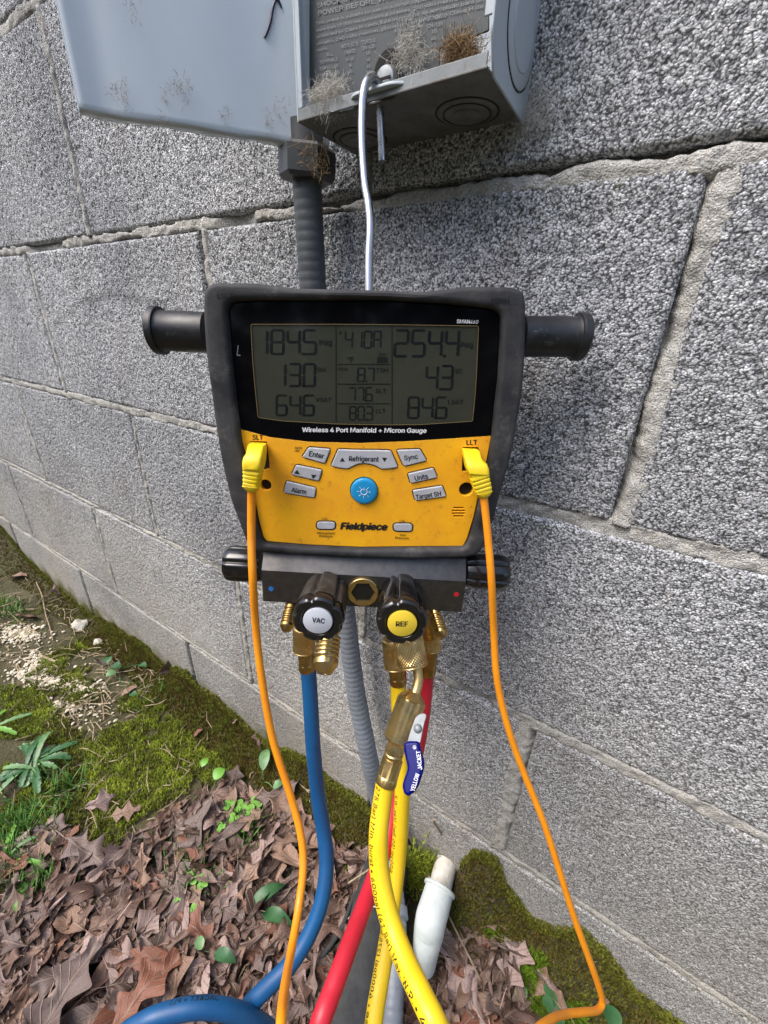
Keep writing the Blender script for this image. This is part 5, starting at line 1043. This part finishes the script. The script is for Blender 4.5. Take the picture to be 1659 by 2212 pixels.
# ------------------------------------------------------------------ sensor cables with plugs
def cable(pp_, r_, plug, label):
    t = things('sensor_cable', label, 'cable', pp_[0]); a_, b_ = Vector(pp_[-2]), Vector(pp_[-1]); pp_ = list(pp_[:-1])+[a_+(b_-a_)*q for q in (.12, .3, .6, 1)]; tube('cable_sheath', pp_, r_, orange, t, seg=18, n=10)
    secs = [(FR.P(*FR.L(px, py, n), n), w_/2, d_/2) for px, py, n, w_, d_ in plug]
    # lofted rounded-rectangle sections; axis runs down the face
    V, F = [], []; seg = 24; c = [np.array(s_[0]) for s_ in secs]; T = np.gradient(np.array(c), axis=0)
    for k, (P, hw, hd) in enumerate(secs):
        tt = Vector(T[k]); tt = (FR.Y*-1 if k < 8 else (tt-FR.N*tt.dot(FR.N)*.5)).normalized(); xx = (FR.X-FR.X.dot(tt)*tt).normalized(); yy = tt.cross(xx)
        for j in range(seg):
            th = 2*PI*j/seg; e = .32 if k < len(secs)-2 else .8; cx_ = abs(math.cos(th))**e*math.copysign(1, math.cos(th)); sy_ = abs(math.sin(th))**e*math.copysign(1, math.sin(th))
            V.append(P+xx*hw*cx_+yy*hd*sy_)
    n = len(secs); F = [(i*seg+j, i*seg+(j+1) % seg, (i+1)*seg+(j+1) % seg, (i+1)*seg+j) for i in range(n-1) for j in range(seg)]+[tuple(range(seg))[::-1], tuple((n-1)*seg+j for j in range(seg))]
    mesh('plug', V, F, plugm, t, 38); return t
plL = [(556, 957, .0000, .0080, .006), (556, 960, .0030, .0088, .009), (555.5, 968, .0060, .0092, .011), (554.5, 977, .0080, .0093, .012), (551, 985, .0100, .0104, .0125), (549.5, 996, .0110, .0108, .0125), (548.5, 1008, .0118, .0100, .0120), (548, 1012, .0120, .0102, .0105), (547.7, 1014, .0120, .0092, .009)]
for k in range(4):
    y = 1016+k*8.2; w_ = .0098-.0004*k; plL += [(547.3-k*.8, y, .0122, w_*.90, .0088), (547.1-k*.8, y+1.5, .0122, w_, .0098), (547-k*.8, y+5, .0122, w_, .0098), (546.8-k*.8, y+6.8, .0122, w_*.90, .0088)]
plL += [(544.3, 1050, .0125, .0094, .0095), (543.8, 1056, .0128, .0080, .008), (543.6, 1060, .0128, .0056, .0056)]
cable([FR.P(*FR.L(543.8, 1052, .0128), .0128), WD(543, 1090, .215), WD(543, 1160, .210), WD(546, 1250, .200), W(553, 1360, .252), W(566, 1470, .256), W(590, 1600, .258), W(628, 1720, .258), W(649, 1800, .255), W(655, 1870, .250), W(645, 1960, .240), W(628, 2060, .22), W(614, 2140, .195), W(606, 2230, .175), W(602, 2400, .165), Vector((-.25, -.62, -.70))], .0023, plL, 'orange sensor cable with a yellow plug in the left SLT jack')
plR = [(1016, 970, .0000, .0085, .006), (1017, 973, .0030, .0092, .009), (1018, 982, .0060, .0096, .011), (1020.5, 990, .0080, .0098, .012), (1026, 997, .0095, .0118, .0125), (1029, 1008, .0110, .0125, .0125), (1031, 1019, .0115, .0118, .0120), (1032, 1023, .0118, .0098, .0100)]
for k in range(4):
    y = 1025+k*8.5; w_ = .0106-.0003*k; x = 1033.5+k*2.4; plR += [(x, y, .0122, w_*.90, .0088), (x+.4, y+1.5, .0122, w_, .0098), (x+1.4, y+5, .0122, w_, .0098), (x+1.8, y+6.8, .0122, w_*.90, .0088)]
plR += [(1043.5, 1062, .0125, .0092, .0092), (1044.5, 1070, .0128, .0074, .0076), (1045, 1073, .0128, .0056, .0056)]
cable([FR.P(*FR.L(1044, 1064, .0128), .0128), WD(1048, 1100, .214), WD(1055, 1170, .209), WD(1062, 1260, .202), W(1067, 1370, .255), W(1074, 1470, .26), W(1097, 1570, .265), W(1130, 1665, .27), W(1172, 1770, .272), W(1205, 1870, .275), W(1238, 1975, .28), W(1272, 2070, .285), W(1293, 2130, .29), W(1301, 2165, .295), W(1290, 2182, .29), W(1262, 2186, .28), W(1225, 2190, .27), W(1190, 2202, .255), W(1150, 2235, .24), W(1090, 2330, .23), Vector((.12, -.62, -.70))], .0022, plR, 'orange sensor cable with a yellow plug in the right LLT jack')
# ------------------------------------------------------------------ hoses
def hose_txt(s, P, T, A, B, Ls, r_, s0, hgt, phi0, mt, par, flip=1, bold=.01):
    v, f, w_ = textmesh(s, bold, 0, 1.05); k = hgt/.70; V = []
    for x, y, l_ in v:
        sp_ = s0+x*k if flip < 2 else s0-x*k; i = np.clip(np.interp(sp_, Ls, np.arange(len(Ls))), 0, len(Ls)-1.001); a = int(i); q = i-a
        c = P[a]*(1-q)+P[a+1]*q; AA = A[a]*(1-q)+A[a+1]*q; BB = B[a]*(1-q)+B[a+1]*q; ph = phi0+(flip if flip < 2 else -1)*(y-.3)*k/r_
        V.append(c+(r_+.00012+l_*6e-6)*(math.cos(ph)*AA+math.sin(ph)*BB))
    return mesh('lettering', V, f, mt, par, None)
def hose(name, pts, r_, mt, label, texts=(), n=12):
    a_, b_ = Vector(pts[-2]), Vector(pts[-1]); pts = list(pts[:-1])+[a_+(b_-a_)*q for q in (.12, .3, .6, 1)]
    t = things(name, label, 'hose', pts[0]); P = spline(pts, n); v, f = tube_vf(P, r_, 28); mesh('hose_tube', v, f, mt, t, 60)
    T, A, B = frames(P); Ls = np.concatenate([[0], np.cumsum(np.linalg.norm(np.diff(P, axis=0), axis=1))])
    for (s_, s0, h_, side, fl) in texts:
        i = int(np.argmin(abs(Ls-(s0+(.07 if fl < 2 else -.1))))); c = Vector(P[i]); view = (CAM-c).normalized(); right = Vector(T[i]).cross(view).normalized()
        d = view*math.cos(side)+right*math.sin(side); phi = math.atan2(d.dot(Vector(B[i])), d.dot(Vector(A[i])))
        hose_txt(s_, P, T, A, B, Ls, r_, s0, h_, phi, black, t, fl)
    return t
def knurl(name, P0, P1, R0, mt, par, n1=26, rows=17):
    prof = [(0, R0*.85), (.04, R0*.97)]+[(.06+.80*k/(rows-1), R0) for k in range(rows)]+[(.89, R0*.96), (.93, R0*.96), (.95, R0*.99), (.98, R0*.98), (1.0, R0*.80)]
    def rf(k, th, t_):
        if k < 2 or k > rows+1: return 1
        u = th*n1/(2*PI); v = (t_-.06)/.80*rows/2.0
        d1 = abs(((u+v) % 1)-.5)*2; d2 = abs(((u-v) % 1)-.5)*2
        return 1-.075*(1-min(d1, d2)**.8)*1.0 if True else 1
    return lathe(name, P0, P1, prof, mt, par, seg=n1*6, rf=rf, smooth=20)
def collar(P0, P1, R0, par, mt=None):
    return lathe('crimp_collar', P0, P1, [(0, R0*.80), (.02, R0*.93), (.66, R0*.93), (.70, R0*1.0), (.93, R0*1.03), (1.0, R0*.98)], mt or brassd, par, seg=36, rf=lambda k, th, t_: (1/math.cos((th % (PI/4))-PI/8) if k in (1, 2) else 1), smooth=22)
# blue
bz = .305
bl = hose('blue_hose', [W(665.5, 1436, .3045), W(666, 1445, bz), W(671, 1520, .308), W(677, 1620, .312), W(687, 1720, .318), W(698, 1790, .318), W(705, 1850, .314), W(702, 1910, .308), W(688, 1970, .302), W(662, 2030, .296), W(625, 2085, .290), W(580, 2130, .286), W(535, 2175, .284), W(500, 2225, .286), W(500, 2300, .30), W(560, 2370, .31), W(640, 2370, .31), W(650, 2290, .30), W(580, 2225, .283), W(520, 2190, .273), W(450, 2176, .266), W(380, 2184, .262), W(310, 2208, .26), W(240, 2260, .262), W(120, 2400, .28), Vector((-.42, -.62, -.70))], .0057, bhose, 'blue charging hose hanging from the left port and looping at the bottom')
knurl('knurled_nut', W(657, 1352, .298), W(657, 1406, .303), .0083, brass, bl); collar(W(660.5, 1400, .302), W(664.5, 1447, .3055), .0063, bl)
# letter on the arch
Pb = [W(520, 2190, .273), W(450, 2176, .266), W(380, 2184, .262), W(310, 2208, .26)]
rd = hose('red_hose', [W(923, 1442, .317), W(922, 1452, .318), W(914, 1540, .322), W(896, 1640, .322), W(874, 1690, .322), W(856, 1740, .320), W(836, 1820, .310), W(807, 1900, .290), W(778, 1980, .270), W(748, 2060, .252), W(718, 2140, .238), W(690, 2215, .228), W(655, 2330, .225), W(620, 2420, .225), Vector((-.28, -.62, -.70))], .0057, rhose, 'red charging hose crossing behind the yellow hoses to the lower left')
knurl('knurled_nut', W(930, 1360, .306), W(932, 1403, .309), .0077, brass, rd, 24, 15); collar(W(929, 1400, .309), W(923, 1454, .3175), .0063, rd)
yb_ = hose('yellow_hose', [W(859.5, 1464, .3035), W(860, 1476, .304), W(862, 1540, .306), W(867, 1620, .306), W(869, 1700, .305), W(866, 1780, .303), W(860, 1860, .300), W(850, 1940, .293), W(838, 2020, .284), W(825, 2100, .272), W(813, 2170, .262), W(804, 2240, .255), W(790, 2400, .25), Vector((-.14, -.62, -.70))], .0057, yhose, 'yellow hose hanging straight down behind the one with the ball valve',
           [('™ Charging Hose • 4000psi (275 Bar) Min. burst • 800psi (55 Bar) Max. W.P.', .245, .0030, .85, 2)])
knurl('knurled_nut', W(850, 1378, .300), W(855, 1442, .303), .0088, brass, yb_); collar(W(858, 1434, .301), W(860, 1476, .304), .0064, yb_)
yp = [W(834, 1682, .262), W(831, 1700, .262), W(824, 1745, .260), W(818, 1800, .256), W(819, 1870, .252), W(830, 1940, .246), W(850, 2010, .238), W(877, 2080, .226), W(910, 2150, .213), W(946, 2225, .203), W(1000, 2350, .20), W(1040, 2440, .20), Vector((.12, -.62, -.70))]
yf_ = hose('yellow_hose', yp, .0061, yhose, 'front yellow hose with brass ball valve and blue lever, curving to the lower right',
           [('275 Bar) Min. burst • 600psi (41 Bar) Max. W.P. • 4000psi (275 Bar) Min. burst • 600psi (41 Bar)', .004, .0032, .95, -1)])
knurl('knurled_nut', W(877, 1360, .278), W(893, 1440, .276), .0104, brass, yf_, 30, 21)
tube('elbow_tube', [W(898, 1425, .276), W(901.5, 1445, .275), W(904, 1466, .2735), W(901, 1484, .272), W(896, 1500, .2705)], .0033, brass, yf_, seg=24)
bA, bB = W(896, 1494, .271), W(858, 1604, .265)
lathe('valve_body', bA, bB, [(0, .0042), (.02, .0048), (.14, .0088), (.17, .0088), (.95, .0088), (1, .0075)], brass, yf_, seg=36, rf=lambda k, th, t_: ((1/math.cos((th % (PI/3))-PI/6))*.95 if k in (3, 4) else 1), smooth=18)
lathe('valve_neck', bB, W(850.5, 1630, .264), [(0, .0052), (.5, .0054), (1, .0052)], brass, yf_, seg=36, rf=lambda k, th, t_: 1/math.cos((th % (PI/3))-PI/6), smooth=18)
lathe('neck_ring', W(851.5, 1626, .264), W(848.5, 1640, .264), [(0, .0056), (.2, .0060), (.45, .0060), (.5, .0054), (.6, .0060), (.9, .0060), (1, .005)], brass, yf_, seg=36, smooth=25)
collar(W(849, 1638, .264), W(832.5, 1694, .262), .0067, yf_, brass)
text('lettering', 'U.S. PAT. 600 PSI', Frame(W(870, 1560, .258), (bB-bA).normalized(), (CAM-W(870, 1560, .258)).normalized()), (857, 1592), (874, 1530), 5, 0, goldm, yf_)
# lever: steel plate with screw, blue grip
fLv = Frame(W(905, 1600, .250), R_, (CAM-W(905, 1600, .250)).normalized()+R_*-.25)
BZ_ = lambda x, y: fLv.L(x*.1406+777.7, y*.1406+1434.4)
plate('lever_plate', fLv, [rounded([BZ_(*q) for q in [(722, 1230), (760, 1080), (852, 815), (940, 752), (1032, 772), (985, 925), (925, 1230)]], .0018)], -.0006, .0006, .0003, zinc, yf_)
sc0 = fLv.L(893*.1406+777.7, 990*.1406+1434.4)
s1 = lathe('lever_screw', fLv.P(*sc0, .0004), fLv.P(*sc0, .0030), [(0, .0026), (.4, .0026), (.75, .0021), (1, .0010)], zinc, yf_, seg=24, smooth=60)
hd = rounded([BZ_(*q) for q in [(682, 1200), (760, 1180), (915, 1186), (932, 1290), (990, 1500), (985, 1610), (945, 1740), (905, 1870), (830, 1975), (745, 2032), (685, 1995), (652, 1870), (690, 1740), (742, 1600), (700, 1430), (676, 1290)]], .0018)
gr = plate('lever_grip', fLv, [hd], -.0022, .0022, .0018, bluevinyl, yf_, res=5, smooth=70)
def zb(x, y): return (x*.1406+777.7, y*.1406+1434.4)
text('lettering', 'YELLOW', fLv, zb(835, 1960), zb(915, 1690), 9.0, .0023, white, gr, bold=.012); text('lettering', 'JACKET', fLv, zb(955, 1620), zb(925, 1330), 9.0, .0023, white, gr, bold=.012); text('lettering', '®', fLv, zb(880, 1305), zb(872, 1245), 9, .0023, white, gr)
# blue hose print on the arch
P = spline([Vector(q) for q in Pb], 12); T, A, B = frames(P); Ls = np.concatenate([[0], np.cumsum(np.linalg.norm(np.diff(P, axis=0), axis=1))])
i = 12; view = (CAM-Vector(P[i])).normalized(); right = Vector(T[i]).cross(view).normalized(); d = view*math.cos(.75)+right*math.sin(.75); phi = math.atan2(d.dot(Vector(B[i])), d.dot(Vector(A[i])))
hose_txt('YELLOW JACKET • PLUS II', P, T, A, B, Ls, .0057, .002, .0028, phi, black, bl, 1)
bpy.context.view_layer.update()

by = {}
for o in COL.objects:
    if o.name.startswith('fallen_leaf'): by.setdefault(o['label'], []).append(o)
for lab, os_ in by.items():
    if 1 < len(os_) < 4:
        os_.sort(key=lambda o: proj(o.location)[1])
        for o, wd_ in zip(os_, ('upper', 'lower') if len(os_) == 2 else ('upper', 'middle', 'lower')): o['label'] = wd_+' '+lab
